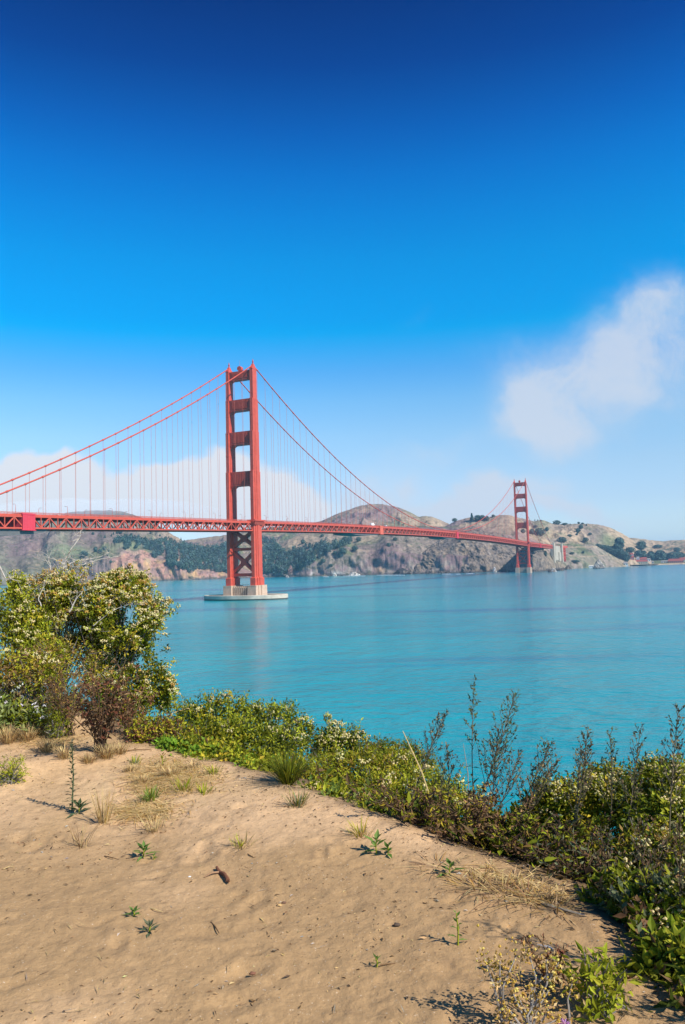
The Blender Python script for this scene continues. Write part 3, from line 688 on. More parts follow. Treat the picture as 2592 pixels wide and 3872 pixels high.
def c_road(XX, TT, X, Y, Z, S):
    col = base_grass(X, Y, 41, TAN * 1.02, MAUVE * 1.0, GRN * 1.05, 130, .2)
    col = mixc(col, MAUVE * .8, .75 * blob(XX, TT, 1085, .6, 70, .35)); col = mixc(col, np.array((.14, .10, .095)), .8 * sstep(0, .3, fbm(XX / 6., Z / 40., 4, 83)) * blob(XX, TT, 1120, .5, 55, .14))
    col = mixc(col, TAN * 1.15, .8 * blob(XX, TT, 1085, .86, 40, .07)); col = mixc(col, GTAN, .6 * blob(XX, TT, 1140, .95, 30, .15))
    return col
def c_east(XX, TT, X, Y, Z, S):
    col = base_grass(X, Y, 53, TAN * 1.1, GTAN * 1.12, GRN * 1.2, 150, .16)
    col = mixc(col, MAUVE * 1.1, .7 * blob(XX, TT, 1370, .7, 25, .35)); col = mixc(col, GRN * 1.3, .8 * blob(XX, TT, 1392, .62, 26, .2)); col = mixc(col, GRN * 1.2, .6 * blob(XX, TT, 1235, .8, 22, .3))
    col = mixc(col, MAUVE * .9, .6 * blob(XX, TT, 1205, .75, 20, .3)); col = mixc(col, TAN * 1.25, .7 * blob(XX, TT, 1400, .85, 14, .12) + .6 * blob(XX, TT, 1300, .75, 30, .2))
    return col
def c_far(XX, TT, X, Y, Z, S):
    col = base_grass(X, Y, 67, TAN * 1.12, OCH * .85, GRN, 110, .22)
    return mixc(col, SCRUB * 1.3, .7 * sstep(.25, .4, fbm(X / 40, Y / 40, 4, 77)))
def c_bank(XX, TT, X, Y, Z, S):
    col = base_grass(X, Y, 73, GTAN * 1.0, GTAN * .75 + GRN * .35, GRN * 1.1, 90, .15)
    col = mixc(col, TAN * 1.3, .9 * np.exp(-((Z - (72 - (XX - 1290) * .02)) / 1.6) ** 2) * (XX < 1378)); col = mixc(col, TAN * 1.2, .7 * np.exp(-((Z - (40 - (1378 - XX) * .06)) / 1.3) ** 2) * (XX > 1320))
    return mixc(col, TAN * .9, .6 * sstep(1395, 1425, XX))

layer('hills_far_east', 'dry tan hills at the far right of the skyline', [(1380, 1262, 4300), (1410, 1234, 4300), (1440, 1230, 4200), (1469, 1233, 4200), (1490, 1236, 4200), (1510, 1238, 4200), (1520, 1239, 4200), (1534, 1236, 4200), (1568, 1235, 4200), (1640, 1232, 4200), (1720, 1245, 4200)],
      [(1380, 3500), (1720, 3450)], c_far, M_HILL, cliff=.06, p=1.0, amp=16, gul=18, seed=3)
layer('hills_behind_tower', 'tan grassy hill behind and right of the north tower', [(1150, 1200, 3300), (1180, 1182, 3300), (1200, 1187, 3300), (1221, 1192, 3300), (1242, 1190, 3300), (1256, 1194, 3300), (1269, 1199, 3300), (1300, 1199, 3300), (1324, 1198, 3300), (1352, 1199, 3300), (1376, 1201, 3300), (1393, 1206, 3300), (1414, 1216, 3300), (1434, 1226, 3300), (1455, 1240, 3300), (1475, 1256, 3250), (1490, 1270, 3250)],
      [(1150, 2500), (1250, 2600), (1380, 2880), (1490, 3050)], c_east, M_HILL, cliff=.1, p=1.05, amp=16, gul=20, seed=5)
layer('hills_slacker', 'broad rounded brown hill behind the middle of the bridge', [(420, 1236, 3900), (500, 1226, 3900), (580, 1214, 3800), (650, 1204, 3700), (700, 1200, 3600), (740, 1190, 3500), (780, 1172, 3500), (820, 1158, 3500), (850, 1153, 3500), (875, 1153, 3500), (910, 1160, 3500), (940, 1172, 3500), (958, 1183, 3450), (972, 1180, 3400), (988, 1182, 3400), (1010, 1190, 3400), (1030, 1199, 3350), (1050, 1212, 3300), (1090, 1240, 3300)],
      [(420, 2650), (620, 2620), (1090, 2400)], c_slack, M_HILL, cliff=.04, p=1.0, amp=22, gul=34, seed=7, ndet=90)
layer('hills_left', 'mauve green and pink hillside dropping to the water on the left', [(-60, 1224, 3300), (0, 1206, 3300), (60, 1194, 3300), (120, 1178, 3300), (160, 1172, 3300), (205, 1168, 3300), (250, 1167, 3300), (285, 1171, 3250), (320, 1182, 3200), (355, 1198, 3100), (386, 1217, 3000), (433, 1247, 2900), (470, 1266, 2800), (520, 1290, 2700), (580, 1308, 2640), (625, 1317, 2620)],
      [(-60, 2500), (100, 2540), (300, 2500), (420, 2440), (560, 2500), (625, 2590)], c_left, M_HILL, cliff=.2, tc=.07, p=1.0, amp=18, gul=26, crag=22, seed=9)
layer('hills_road', 'brown hill with a road cut and cypress trees left of the north tower', [(1000, 1225, 2900), (1020, 1203, 2900), (1040, 1193, 2900), (1073, 1184, 2900), (1111, 1184, 2850), (1130, 1180, 2850), (1149, 1178, 2850), (1170, 1179, 2850), (1190, 1188, 2850), (1215, 1205, 2850), (1250, 1232, 2800), (1290, 1262, 2800)],
      [(1000, 2400), (1290, 2500)], c_road, M_HILL, cliff=.05, p=1.0, amp=12, gul=16, seed=11)
layer('hills_mid', 'brown coastal slope with a woodland gully right of the south tower', [(570, 1322, 2560), (600, 1298, 2600), (637, 1248, 2800), (660, 1234, 2800), (690, 1222, 2800), (730, 1214, 2800), (760, 1209, 2800), (850, 1205, 2780), (950, 1203, 2750), (1030, 1205, 2700), (1070, 1215, 2600)],
      [(570, 2530), (620, 2500), (700, 2410), (870, 2330), (1000, 2280), (1070, 2260)], c_mid, M_HILL, cliff=.28, tc=.1, p=.95, amp=12, gul=14, crag=16, seed=13)
layer('headland_crag', 'steep rocky headland left of the north tower', [(915, 1313, 2310), (935, 1290, 2330), (965, 1266, 2400), (1000, 1238, 2450), (1030, 1220, 2480), (1060, 1207, 2500), (1100, 1212, 2490), (1150, 1222, 2480), (1180, 1232, 2480), (1205, 1241, 2480), (1235, 1256, 2480), (1262, 1274, 2500), (1290, 1296, 2540)],
      [(915, 2305), (1000, 2270), (1080, 2245), (1110, 2265), (1138, 2335), (1170, 2360), (1205, 2380), (1250, 2400), (1290, 2520)], c_crag, M_CLIFF, cliff=.25, tc=.3, p=.9, amp=14, gul=20, crag=17, rows=150, step=.6, seed=17, ndet=70, back=200)
layer('headland_spur', 'dark sided rocky point behind the legs of the north tower', [(1136, 1310, 2325), (1142, 1304, 2320), (1152, 1294, 2300), (1165, 1282, 2270), (1180, 1268, 2230), (1195, 1255, 2185), (1208, 1247, 2150), (1220, 1245, 2170), (1240, 1254, 2230), (1262, 1272, 2320), (1285, 1288, 2450), (1305, 1302, 2530)],
      [(1136, 2322), (1150, 2290), (1180, 2195), (1205, 2110), (1218, 2085), (1238, 2110), (1258, 2190), (1280, 2370), (1305, 2515)], c_crag, M_CLIFF, cliff=.3, tc=.3, p=.9, amp=8, gul=10, crag=9, rows=110, step=.5, seed=27, ndet=50, back=70)
layer('hills_bank', 'green grey bank with a pale track right of the concrete pylon', [(1235, 1262, 2780), (1262, 1246, 2800), (1290, 1244, 2820), (1330, 1243, 2820), (1356, 1243, 2820), (1375, 1255, 2840), (1400, 1270, 2860), (1420, 1281, 2880), (1440, 1292, 2900)],
      [(1235, 2480), (1290, 2560), (1330, 2660), (1400, 2780), (1440, 2860)], c_bank, M_HILL, cliff=.1, p=.9, amp=8, gul=8, seed=19)
# low shelf of land that carries the harbour buildings
sh = MB(); xs = np.linspace(1395, 1760, 60); V = []; C = []
for x in xs:
    r = ray(x, 1300); hyp = math.hypot(r[0], r[1]); a, b = r[0] / hyp, r[1] / hyp
    R0 = float(np.interp(x, [1395, 1420, 1440, 1568, 1760], [2860, 2960, 3060, 3220, 3300]))
    for dr, z in ((-2, -2), (0, 1.5), (4, 3.5), (60, 5.0), (300, 14.0), (900, 30)):
        V.append((a * (R0 + dr), b * (R0 + dr), z)); C.append(TAN * 1.1 if dr < 50 else GRN)
F = [(i * 6 + j, i * 6 + j + 1, i * 6 + j + 7, i * 6 + j + 6) for i in range(59) for j in range(5)]
sh.add(V, [f[::-1] for f in F], np.array(C)); label(sh.build('shore_terrain', M_HILL, smooth=True), 'low sandy harbour shore under the far hills', kind='structure')
HILL_V.append(np.array(V)); HILL_F.append(np.array(F) + hill_n); hill_n += len(V)

BVH = BVHTree.FromPolygons(np.concatenate(HILL_V).tolist(), np.concatenate(HILL_F).tolist())
def on_hill(xd, yd, default=2900):
    d = Vector(ray(xd, yd)).normalized(); h = BVH.ray_cast(Vector((0, 0, EYE)), d)
    if h[0] is None or h[0].z < -1: return None
    return h[0]

def crown_cards(mb, base, H, W, n, size, shape='round', col=(.03, .045, .028), lo=.12):
    """crown of many small tilted leaf clumps"""
    u = rng.uniform(0, 1, n); a = rng.uniform(0, 2 * math.pi, n); q = rng.uniform(.35, 1, n) ** .5
    zf = lo + (1 - lo) * u
    if shape == 'cone': rad = (1.02 - zf) ** .8 * 1.05
    elif shape == 'umbrella': rad = np.where(zf > .55, np.sqrt(np.maximum(0, 1 - ((zf - .68) / .34) ** 2)), .28)
    else: rad = np.sqrt(np.maximum(0.02, 1 - ((zf - .52) / .5) ** 2))
    lump = 1 + .3 * np.sin(a * 3 + base[0]) * np.sin(zf * 9 + base[1])
    p = np.stack([np.cos(a) * rad * q * W / 2 * lump, np.sin(a) * rad * q * W / 2 * lump, zf * H], 1) + np.asarray(base)
    nr = unit(np.stack([np.cos(a) * rad, np.sin(a) * rad, (zf - .4) * 1.4], 1) + rng.normal(0, .45, (n, 3)))
    ax = unit(np.cross(nr, rng.normal(0, 1, (n, 3))))
    c = np.asarray(col)[None] * rng.uniform(.6, 1.5, (n, 1)) * np.array([1, 1, 1])[None]
    mb.leaves(p - ax * size * .5, ax, nr, size * rng.uniform(.7, 1.3, n), size * rng.uniform(.6, 1.1, n), c, fold=.1)
TREE_COL = np.array((.075, .125, .105)); 
protos = {}
for kind, sh_, h, w_, n in (('round', 'round', 1, .95, 260), ('cone', 'cone', 1, .62, 260), ('wide', 'round', 1, 1.7, 320), ('umbrella', 'umbrella', 1, .8, 180)):
    t = MB(); t.tube([(0, 0, -.1), (.01, 0, .3), (0, .01, .7), (0.01, 0, .9)], [.035, .028, .018, .006], 6)
    for i in range(5):
        a = i * 1.3; t.tube([(0, 0, .25 + i * .1), (math.cos(a) * .15, math.sin(a) * .15, .4 + i * .1), (math.cos(a) * .28 * w_, math.sin(a) * .28 * w_, .5 + i * .1)], [.014, .009, .004], 4)
    c = MB(); crown_cards(c, (0, 0, 0), h, w_, int(n * 2.2), .15, sh_, TREE_COL, lo=.08 if kind != 'umbrella' else .3)
    q = rng.normal(0, 1, (16, 3)) * np.array((.15 * w_, .15 * w_, .16)) + (0, 0, .5 if kind != 'umbrella' else .68)
    if kind == 'cone': q = q * (.6, .6, 1.3) - (0, 0, .15)
    c.puffs(q, .15 * min(w_, 1), np.tile(TREE_COL * .8, (16, 1)))
    protos[kind] = (t, c, None)
built = {}
def hill_tree(kind, xd, yd, hd, txt, group=None, wmul=1.0, rz=0.0, R=None):
    p = on_hill(xd, yd)
    if p is None: return
    dist = math.hypot(p.x, p.y); H = hd * K / FOC * dist
    e = empty('hill_tree', (p.x, p.y, p.z - H * .05), rz)
    if kind not in built:
        t, c, _ = protos[kind]; a = t.build('trunk', M_BARK, e); b = c.build('crown', M_TREE, e); built[kind] = (a, b)
    else:
        for s_ in built[kind]:
            q = s_.copy(); COL.objects.link(q); q.parent = e
    e.scale = (H * wmul, H * wmul, H)
    label(e, txt, 'tree', group)
z3 = lambda x, y: ((x / 1.8233) / K, (1650 + y / 1.8233) / K)
z4 = lambda x, y: ((960 + x / 1.8667) / K, (1800 + y / 1.8667) / K)
z5 = lambda x, y: ((1700 + x / 1.7578) / K, (1780 + y / 1.7578) / K)
zz2 = lambda x, y: ((350 + x / 2.57) / K, (2000 + y / 2.57) / K)
zz1 = lambda x, y: ((2150 + x / 3.548) / K, (1950 + y / 3.548) / K)
gl = 'lone trees on the left hillside'
for f, x, y, h, kd, wm, txt in ((z3, 582, 830, 14, 'wide', .8, 'largest bushy tree standing alone on the green left slope'), (z3, 660, 797, 12, 'round', .8, 'round tree just right of the largest lone tree on the left slope'),
        (z3, 692, 808, 10, 'round', 1, 'small round tree below the row climbing the left slope'), (z3, 722, 782, 8, 'wide', .7, 'low tree in the row climbing towards the wood on the left'),
        (z3, 750, 796, 9, 'cone', 1, 'pointed tree above the pink cliff beside the wood'), (z3, 725, 700, 7, 'cone', 1, 'lone pointed tree high on the slope under the deck, left of the pair'),
        (z3, 770, 690, 6, 'cone', 1, 'left pointed tree of the pair high under the deck'), (z3, 784, 677, 6, 'cone', 1, 'right pointed tree of the pair high under the deck'),
        (z3, 643, 678, 6, 'round', 1, 'small round tree touching the underside of the deck on the left'), (z3, 812, 668, 5, 'round', 1.2, 'small round tree under the deck above the wood, left one'), (z3, 836, 668, 5, 'round', 1.4, 'small round tree under the deck above the wood, right one'),
        (z3, 580, 892, 6, 'wide', 1, 'low dark bush tree near the shore below the largest lone tree'), (z3, 322, 760, 5, 'cone', 1, 'tiny pointed tree alone on the far left green slope'), (z3, 745, 825, 6, 'round', 1, 'small round tree on the edge of the pink cliff'),
        (z3, 765, 873, 6, 'round', 1, 'small round tree on the face of the pink cliff'), (z3, 1040, 672, 5, 'round', .8, 'tiny tree on the tan crest left of the south tower'), (z3, 1105, 690, 5, 'round', .8, 'tiny tree below the tan crest left of the south tower'), (z3, 1165, 700, 5, 'cone', .9, 'tiny pointed tree on the tan crest nearest the south tower'),
        (z3, 1250, 716, 6, 'cone', .8, 'pointed tree where the tan crest meets the wood left of the south tower'), (z3, 940, 770, 8, 'round', 1, 'round tree at the top of the bare pink gully'), (z3, 865, 780, 10, 'round', .9, 'round tree hanging over the pink cliff at the edge of the wood')):
    hill_tree(kd, *f(x, y), h, txt, gl, wm, rng.uniform(0, 6))
gm = 'lone trees on the slope right of the south tower'
for f, x, y, h, kd, wm, txt in ((z4, 348, 478, 10, 'round', 1, 'round dark tree alone on the tan slope right of the south tower'), (z4, 484, 428, 6, 'round', 1.3, 'small tree under the deck above the wood right of the south tower'),
        (z4, 740, 460, 10, 'wide', .8, 'broad dark tree under the hanging platform right of the wood'), (z4, 715, 526, 11, 'wide', .8, 'broad dark tree just below the wood edge on the brown slope'), (z4, 628, 548, 15, 'wide', .8, 'big spreading tree below the wood on the brown slope'),
        (z4, 575, 552, 8, 'wide', .9, 'low tree at the lower edge of the wood right of the south tower'), (z4, 953, 498, 9, 'wide', .75, 'dark tree standing in the bare tan patch'), (z4, 998, 456, 8, 'wide', .8, 'dark tree above the bare tan patch under the deck'),
        (z4, 490, 610, 9, 'wide', .8, 'dark scrubby tree on the reddish slope low by the wood'), (z4, 545, 640, 7, 'wide', .9, 'small scrubby tree above the white shore rock')):
    hill_tree(kd, *f(x, y), h, txt, gm, wm, rng.uniform(0, 6))
gr = 'trees along the skyline near the north tower'
for f, x, y, h, kd, wm, txt in ((z5, 35, 338, 8, 'wide', .9, 'low tree at the left end of the skyline grove left of the north tower'), (z5, 70, 325, 6, 'wide', .9, 'low tree on the skyline left of the pointed cypress'), (z5, 100, 316, 6, 'round', 1, 'small round tree on the skyline beside the pointed cypress'),
        (z5, 150, 330, 17, 'cone', .9, 'tall pointed cypress on the skyline left of the north tower'), (z5, 190, 332, 13, 'wide', .8, 'broad cypress right of the tall pointed one on the skyline'), (z5, 220, 326, 11, 'wide', .8, 'broad cypress at the right of the skyline grove'), (z5, 250, 332, 11, 'round', 1, 'dark tree hanging below the skyline grove left of the north tower'), (z5, 292, 308, 6, 'wide', .8, 'lone low tree on the skyline right of the grove'),
        (z5, 568, 336, 4, 'umbrella', .8, 'left tiny tree of the skyline pair right of the north tower'), (z5, 588, 336, 4, 'umbrella', .8, 'right tiny tree of the skyline pair right of the north tower'), (z5, 608, 335, 3, 'wide', 1, 'tiny bush on the skyline right of the tiny tree pair'),
        (z5, 715, 356, 9, 'wide', 1.2, 'large round dark tree on the skyline right of the north tower'), (z5, 768, 358, 4, 'wide', 2, 'low spreading tree on the skyline beside the large round one'), (z5, 832, 352, 4, 'umbrella', .7, 'tiny umbrella tree alone on the skyline'), (z5, 860, 354, 5, 'round', 1.2, 'round tree at the head of the wooded gully'), (z5, 885, 356, 4, 'wide', 1, 'low tree at the head of the wooded gully'), (z5, 912, 366, 4, 'round', 1, 'small tree just below the skyline right of the wooded gully'),
        (z5, 875, 385, 9, 'round', 1.2, 'dark tree in the wooded gully, upper one'), (z5, 855, 410, 9, 'round', 1.2, 'dark tree in the wooded gully, lower one'), (z5, 848, 428, 5, 'round', 1, 'small tree at the foot of the wooded gully'),
        (z5, 936, 426, 5, 'wide', 1, 'small spreading tree on the bare tan face'), (z5, 800, 440, 6, 'wide', 1.1, 'spreading tree on the tan slope above the pylon, upper right one'), (z5, 750, 475, 12, 'wide', 1.1, 'broad dark tree on the tan slope above the pylon'), (z5, 905, 470, 9, 'wide', .9, 'dark tree on the mauve slope below the small spreading one'),
        (z5, 600, 430, 17, 'wide', .9, 'large dark grove tree behind the right cable of the north tower'), (z5, 650, 400, 9, 'round', 1, 'small dark tree right of the large grove tree by the cable'), (z5, 550, 420, 12, 'round', 1, 'dark tree seen beside the right leg of the north tower'), (z5, 490, 415, 10, 'round', 1, 'dark tree seen between the legs of the north tower'),
        (z5, 712, 584, 10, 'round', .9, 'round dark shrub tree in front of the pylon wall'), (z5, 890, 550, 6, 'round', 1, 'small dark tree on the green bank above the sea stack'), (z5, 815, 555, 5, 'wide', 1.3, 'low dark tree on the green bank nearest the pylon'), (z5, 836, 610, 6, 'wide', 2.2, 'low dark thicket on the green bank above the beach'), (z5, 640, 570, 13, 'round', .55, 'narrow dark tree on the crag left of the pylon')):
    hill_tree(kd, *f(x, y), h, txt, gr, wm, rng.uniform(0, 6))
gh = 'dark trees around the harbour buildings'
for x, y, h, kd, wm, txt in ((690, 440, 36, 'round', .85, 'tallest dark tree mass rising up the hill above the harbour'), (650, 450, 20, 'round', 1.1, 'dark tree left of the tallest mass above the harbour'), (680, 500, 24, 'round', 1.0, 'dark tree under the tallest mass above the harbour'), (640, 540, 22, 'wide', .9, 'broad dark tree at the foot of the bank'), (720, 560, 26, 'wide', .9, 'broad dark tree above the beach end left of the harbour'), (770, 590, 24, 'wide', .8, 'dark tree just left of the red roofed terrace house'), (780, 620, 18, 'round', 1, 'dark tree at the water edge left of the cream hall'), (560, 490, 16, 'wide', 1, 'dark tree on the crest behind the bank'), (480, 450, 14, 'wide', 1.2, 'dark tree on the slope left above the bank track'), (400, 420, 10, 'wide', 1.3, 'low dark tree above the start of the bank track'), (600, 520, 14, 'wide', 1, 'dark tree halfway down behind the bank'),
        (950, 570, 25, 'wide', .8, 'dark tree behind the cream hall, left one'), (1010, 570, 24, 'round', .9, 'dark tree behind the cream hall, right one'), (1110, 590, 27, 'round', .9, 'dark tree with a peaked top behind the white cottage'), (1150, 600, 22, 'round', 1, 'dark tree right of the white cottage'), (1230, 600, 32, 'round', 1.1, 'large round dark tree left of the red roofed barracks'), (1310, 590, 20, 'wide', .9, 'dark tree behind the red roofed barracks, left one'), (1390, 590, 22, 'wide', .9, 'dark tree behind the red roofed barracks, middle one'), (1470, 580, 22, 'wide', .9, 'dark tree behind the red roofed barracks, right one'), (1540, 555, 12, 'round', 1.2, 'dark tree at the right edge above the barracks'),
        (970, 460, 26, 'wide', .7, 'slanting dark tree clump on the tan slope above the cream hall'), (1000, 430, 20, 'round', 1, 'upper tree of the slanting clump above the cream hall'), (1460, 490, 15, 'wide', .9, 'dark clump on the far right tan slope'), (1200, 430, 10, 'wide', 1.7, 'grey green thicket on the tan slope at far right'), (830, 490, 16, 'wide', 1.2, 'thicket above the terrace house')):
    hill_tree(kd, *zz1(x, y), h * .7, txt, gh, wm, rng.uniform(0, 6))

# woods that read as one mass
def wood(name, txt, poly, n, hd=(8, 13), conv=zz2):
    P = np.array([conv(*p) for p in poly]); mb = MB(); 
    lo, hi = P.min(0), P.max(0); k = 0; tries = 0
    while k < n and tries < n * 40:
        tries += 1
        q = lo + rng.uniform(0, 1, 2) * (hi - lo)
        ins = False; j = len(P) - 1
        for i in range(len(P)):
            if (P[i, 1] > q[1]) != (P[j, 1] > q[1]) and q[0] < (P[j, 0] - P[i, 0]) * (q[1] - P[i, 1]) / (P[j, 1] - P[i, 1]) + P[i, 0]: ins = not ins
            j = i
        if not ins or fbm(q[0] / 14., q[1] / 14., 3, 5) < -.42: continue
        p = on_hill(q[0], q[1])
        if p is None: continue
        H = rng.uniform(*hd) * K / FOC * math.hypot(p.x, p.y)
        crown_cards(mb, (p.x, p.y, p.z - 1), H, H * rng.uniform(.55, 1.0), 64, H * .2, ['round', 'cone', 'round'][k % 3], TREE_COL * rng.uniform(.75, 1.35) * np.array((1, rng.uniform(.92, 1.1), rng.uniform(.9, 1.2))), lo=.1)
        k += 1
    label(mb.build(name, M_TREE), txt, 'wood', kind='stuff')
wood('woodland', 'dark conifer wood spreading down the slope left of the south tower', [(210, 140), (260, 95), (400, 80), (480, 120), (600, 130), (700, 110), (800, 135), (930, 170), (1100, 195), (1300, 165), (1420, 150), (1420, 440), (1300, 440), (1200, 425), (1100, 395), (1000, 405), (950, 435), (850, 385), (740, 375), (720, 305), (650, 285), (600, 315), (585, 215), (500, 195), (420, 155), (330, 205), (300, 135)], 1000, (8, 13))
wood('woodland', 'dark wood filling the gully right of the south tower', [(20, 440), (150, 455), (185, 510), (240, 545), (300, 520), (380, 490), (450, 480), (520, 465), (600, 475), (660, 440), (700, 445), (690, 490), (620, 505), (560, 525), (500, 565), (440, 605), (370, 645), (300, 665), (260, 655), (220, 705), (160, 695), (20, 695)], 700, (8, 13), z4)

# rocks and sea stacks
def rock(name, txt, xd, yd, wd, hd, col, seed, R=None, group=None):
    r = ray(xd, yd); R = EYE / -r[2] * math.hypot(r[0], r[1]) if R is None else R
    hyp = math.hypot(r[0], r[1]); s = K / FOC * R
    nu, nv = 26, 14; V = []; C = []
    W, H = wd * s, hd * s
    for j in range(nv + 1):
        f = j / nv
        for i in range(nu):
            a = 2 * math.pi * i / nu; n = float(fbm(math.cos(a) * 1.6 + seed, math.sin(a) * 1.6 + f * 2.2, 4, seed, ridged=True)); n2 = float(fbm(math.cos(a) * 3 + seed, math.sin(a) * 3 + f * 5, 3, seed + 3))
            rad = (1 - f ** 1.5) ** .8 * (1 + .3 * n + .15 * n2) + .02
            V.append((math.cos(a) * rad * W / 2, math.sin(a) * rad * W * .4, -2 + (H + 2) * f ** .9 * (1 + .12 * n2)))
            g = float(fbm(a * 2 + seed, f * 6, 4, seed + 9)); C.append(np.array(col) * (1 + .7 * g) if f > .1 else DROCK)
    F = [(j * nu + i, j * nu + (i + 1) % nu, (j + 1) * nu + (i + 1) % nu, (j + 1) * nu + i) for j in range(nv) for i in range(nu)]
    mb = MB(); mb.add(V, F, np.clip(np.array(C), .02, .9)); o = mb.build(name, M_CLIFF); o.location = (r[0] / hyp * R, r[1] / hyp * R, 0)
    label(o, txt, 'rock', group)
rock('sea_stack', 'tall pale sea stack standing off the beach below the green bank', *z5(993, 650), 21, 20, (.42, .38, .33), 3)
rock('shore_rock', 'white guano covered rock off the point right of the north tower', *z5(690, 672), 14, 9, (.5, .46, .42), 5)
rock('shore_rock', 'dark low rock left of the white one off the point', *z5(668, 674), 10, 6, (.1, .09, .085), 8)
rock('shore_rock', 'brown rounded rock between the white rock and the beach', *z5(792, 656), 15, 10, (.17, .14, .12), 11)
rock('shore_rock', 'low dark ledge trailing right of the white rock', *z5(740, 664), 18, 5, (.12, .1, .09), 14)
rock('shore_rock', 'white patch of rock at the crag foot left of the north tower', *z5(300, 672), 8, 12, (.55, .52, .5), 17, R=2235)
rock('shore_rock', 'white wave washed rock on the shore below the brown slope', *z4(710, 702), 26, 8, (.62, .58, .52), 21)
rock('shore_rock', 'small white rock left of the wave washed one', *z4(572, 706), 10, 9, (.6, .56, .5), 23)
rock('shore_rock', 'tan boulder at the cove beach right of the south tower', *z4(125, 706), 14, 8, (.36, .26, .18), 27)
rock('shore_rock', 'reddish boulder beside the wood at the cove', *z4(262, 712), 14, 26, (.24, .15, .13), 29)
rock('shore_rock', 'small grey boulder at the waterline of the cove', *z4(236, 716), 9, 6, (.32, .28, .25), 31)
rock('shore_rock', 'dark sea cave rock at the foot of the crag left end', *z4(1050, 694), 40, 14, (.06, .055, .055), 33)
# surf lines
sf = MB()
for x0, x1, yd in ((868, 1068, 700), (1330, 1460, 693), (1500, 1560, 690), (630, 790, 706), (490, 530, 712)):
    a = z4(x0, yd); b = z4(x1, yd)
    ra, rb = ray(*a), ray(*b); pa = ra * (EYE / -ra[2]); pb = rb * (EYE / -rb[2])
    n = 14; V = []
    for i in range(n):
        f = i / (n - 1); c = pa * (1 - f) + pb * f; d_ = unit(np.array((c[0], c[1], 0))); wv = 3 + 6 * math.sin(math.pi * f) * rng.uniform(.4, 1)
        V += [(*(c - d_ * wv)[:2], .05), (*(c - d_ * wv * .3)[:2], .9), (*(c + d_ * wv)[:2], .05)]
    sf.add(V, [(i * 3 + k, i * 3 + k + 1, i * 3 + k + 4, i * 3 + k + 3) for i in range(n - 1) for k in range(2)])
label(sf.build('surf', M_WHITE), 'thin white surf breaking along the foot of the far cliffs', 'surf', kind='stuff')

# harbour buildings
M_CREAM = mat('cream_wall', (.72, .62, .42), .8); M_RROOF = mat('red_roof', (.36, .09, .07), .8); M_WWALL = mat('white_wall', (.78, .76, .72), .8); M_PINKW = mat('pink_wall', (.5, .25, .22), .8); M_DOCK = mat('dark_dock', (.035, .035, .04), .8); M_GROOF = mat('grey_roof', (.3, .27, .25), .8)
def house(name, txt, xd, yd, wd, hd, rd, wall, roof, nwin=6, dep=10.0, cat='building'):
    p = on_hill(xd, yd)
    if p is None:
        r = ray(xd, yd); p = Vector(r * (EYE - 3) / -r[2]) if r[2] < 0 else Vector(r * 3100)
    R = math.hypot(p.x, p.y); s = K / FOC * R; W, H, RH = wd * s, hd * s, rd * s
    e = empty(name, (p.x, p.y, p.z - .5), -math.atan2(p.x, p.y)); label(e, txt, cat)
    b = MB(); b.box2(-W / 2, W / 2, -dep / 2, dep / 2, -4, H); b.build('wall', wall, e)
    r_ = MB(); o = .6
    r_.add([(-W / 2 - o, -dep / 2 - o, H + .01), (W / 2 + o, -dep / 2 - o, H + .01), (W / 2 + o, dep / 2 + o, H + .01), (-W / 2 - o, dep / 2 + o, H + .01), (-W / 2 + W * .06, 0, H + RH), (W / 2 - W * .06, 0, H + RH)], [(0, 1, 5, 4), (2, 3, 4, 5), (1, 2, 5), (3, 0, 4), (3, 2, 1, 0)]); r_.build('roof', roof, e)
    for i in range(nwin):
        w = MB(); x = -W / 2 + W * (i + .5) / nwin; w.box((x, -dep / 2 - .05, H * .5), (W / nwin * .4, .2, H * .4)); w.build('window', M_GLASS, e)
house('harbour_hall', 'cream waterfront hall with a red roof behind the dark wharf', *zz1(980, 652), 26, 6, 4, M_CREAM, M_RROOF, 7)
house('red_house', 'red brick building between the cream hall and the dark trees', *zz1(1005, 606), 15, 5, 3, M_PINKW, M_RROOF, 4)
house('white_cottage', 'small white cottage right of the cream hall', *zz1(1075, 606), 8, 4, 2, M_WWALL, M_GROOF, 2)
house('round_white_house', 'white house left of the red brick building', *zz1(935, 602), 6, 6, 3, M_WWALL, M_GROOF, 2)
house('terrace_house', 'long white house with a red roof among the trees above the harbour', *zz1(835, 545), 13, 4, 3, M_WWALL, M_RROOF, 4)
house('lower_terrace', 'red roofed house below the long white house', *zz1(845, 582), 11, 4, 4, M_PINKW, M_RROOF, 3)
house('barracks', 'long red roofed barracks at the right edge of the far shore, left block', *zz1(1440, 632), 30, 4, 5, M_PINKW, M_RROOF, 8)
house('barracks', 'long red roofed barracks cut by the right edge of the photo', *zz1(1550, 622), 18, 5, 5, M_CREAM, M_RROOF, 5)
house('boat_shed', 'low grey shed left of the red roofed barracks', *zz1(1310, 630), 20, 3, 2, M_WWALL, M_GROOF, 4)
house('shore_shed', 'white shed on the shore left of the wharf', *zz1(770, 664), 9, 4, 4, M_WWALL, M_GROOF, 2)
house('beach_wall_house', 'long low white building on the beach below the bank', *zz1(290, 690), 15, 2.5, 1.2, M_WWALL, M_WWALL, 3)
house('grey_shed', 'grey shed just right of the cream hall', *zz1(1120, 640), 9, 3.5, 2, M_WWALL, M_GROOF, 2)
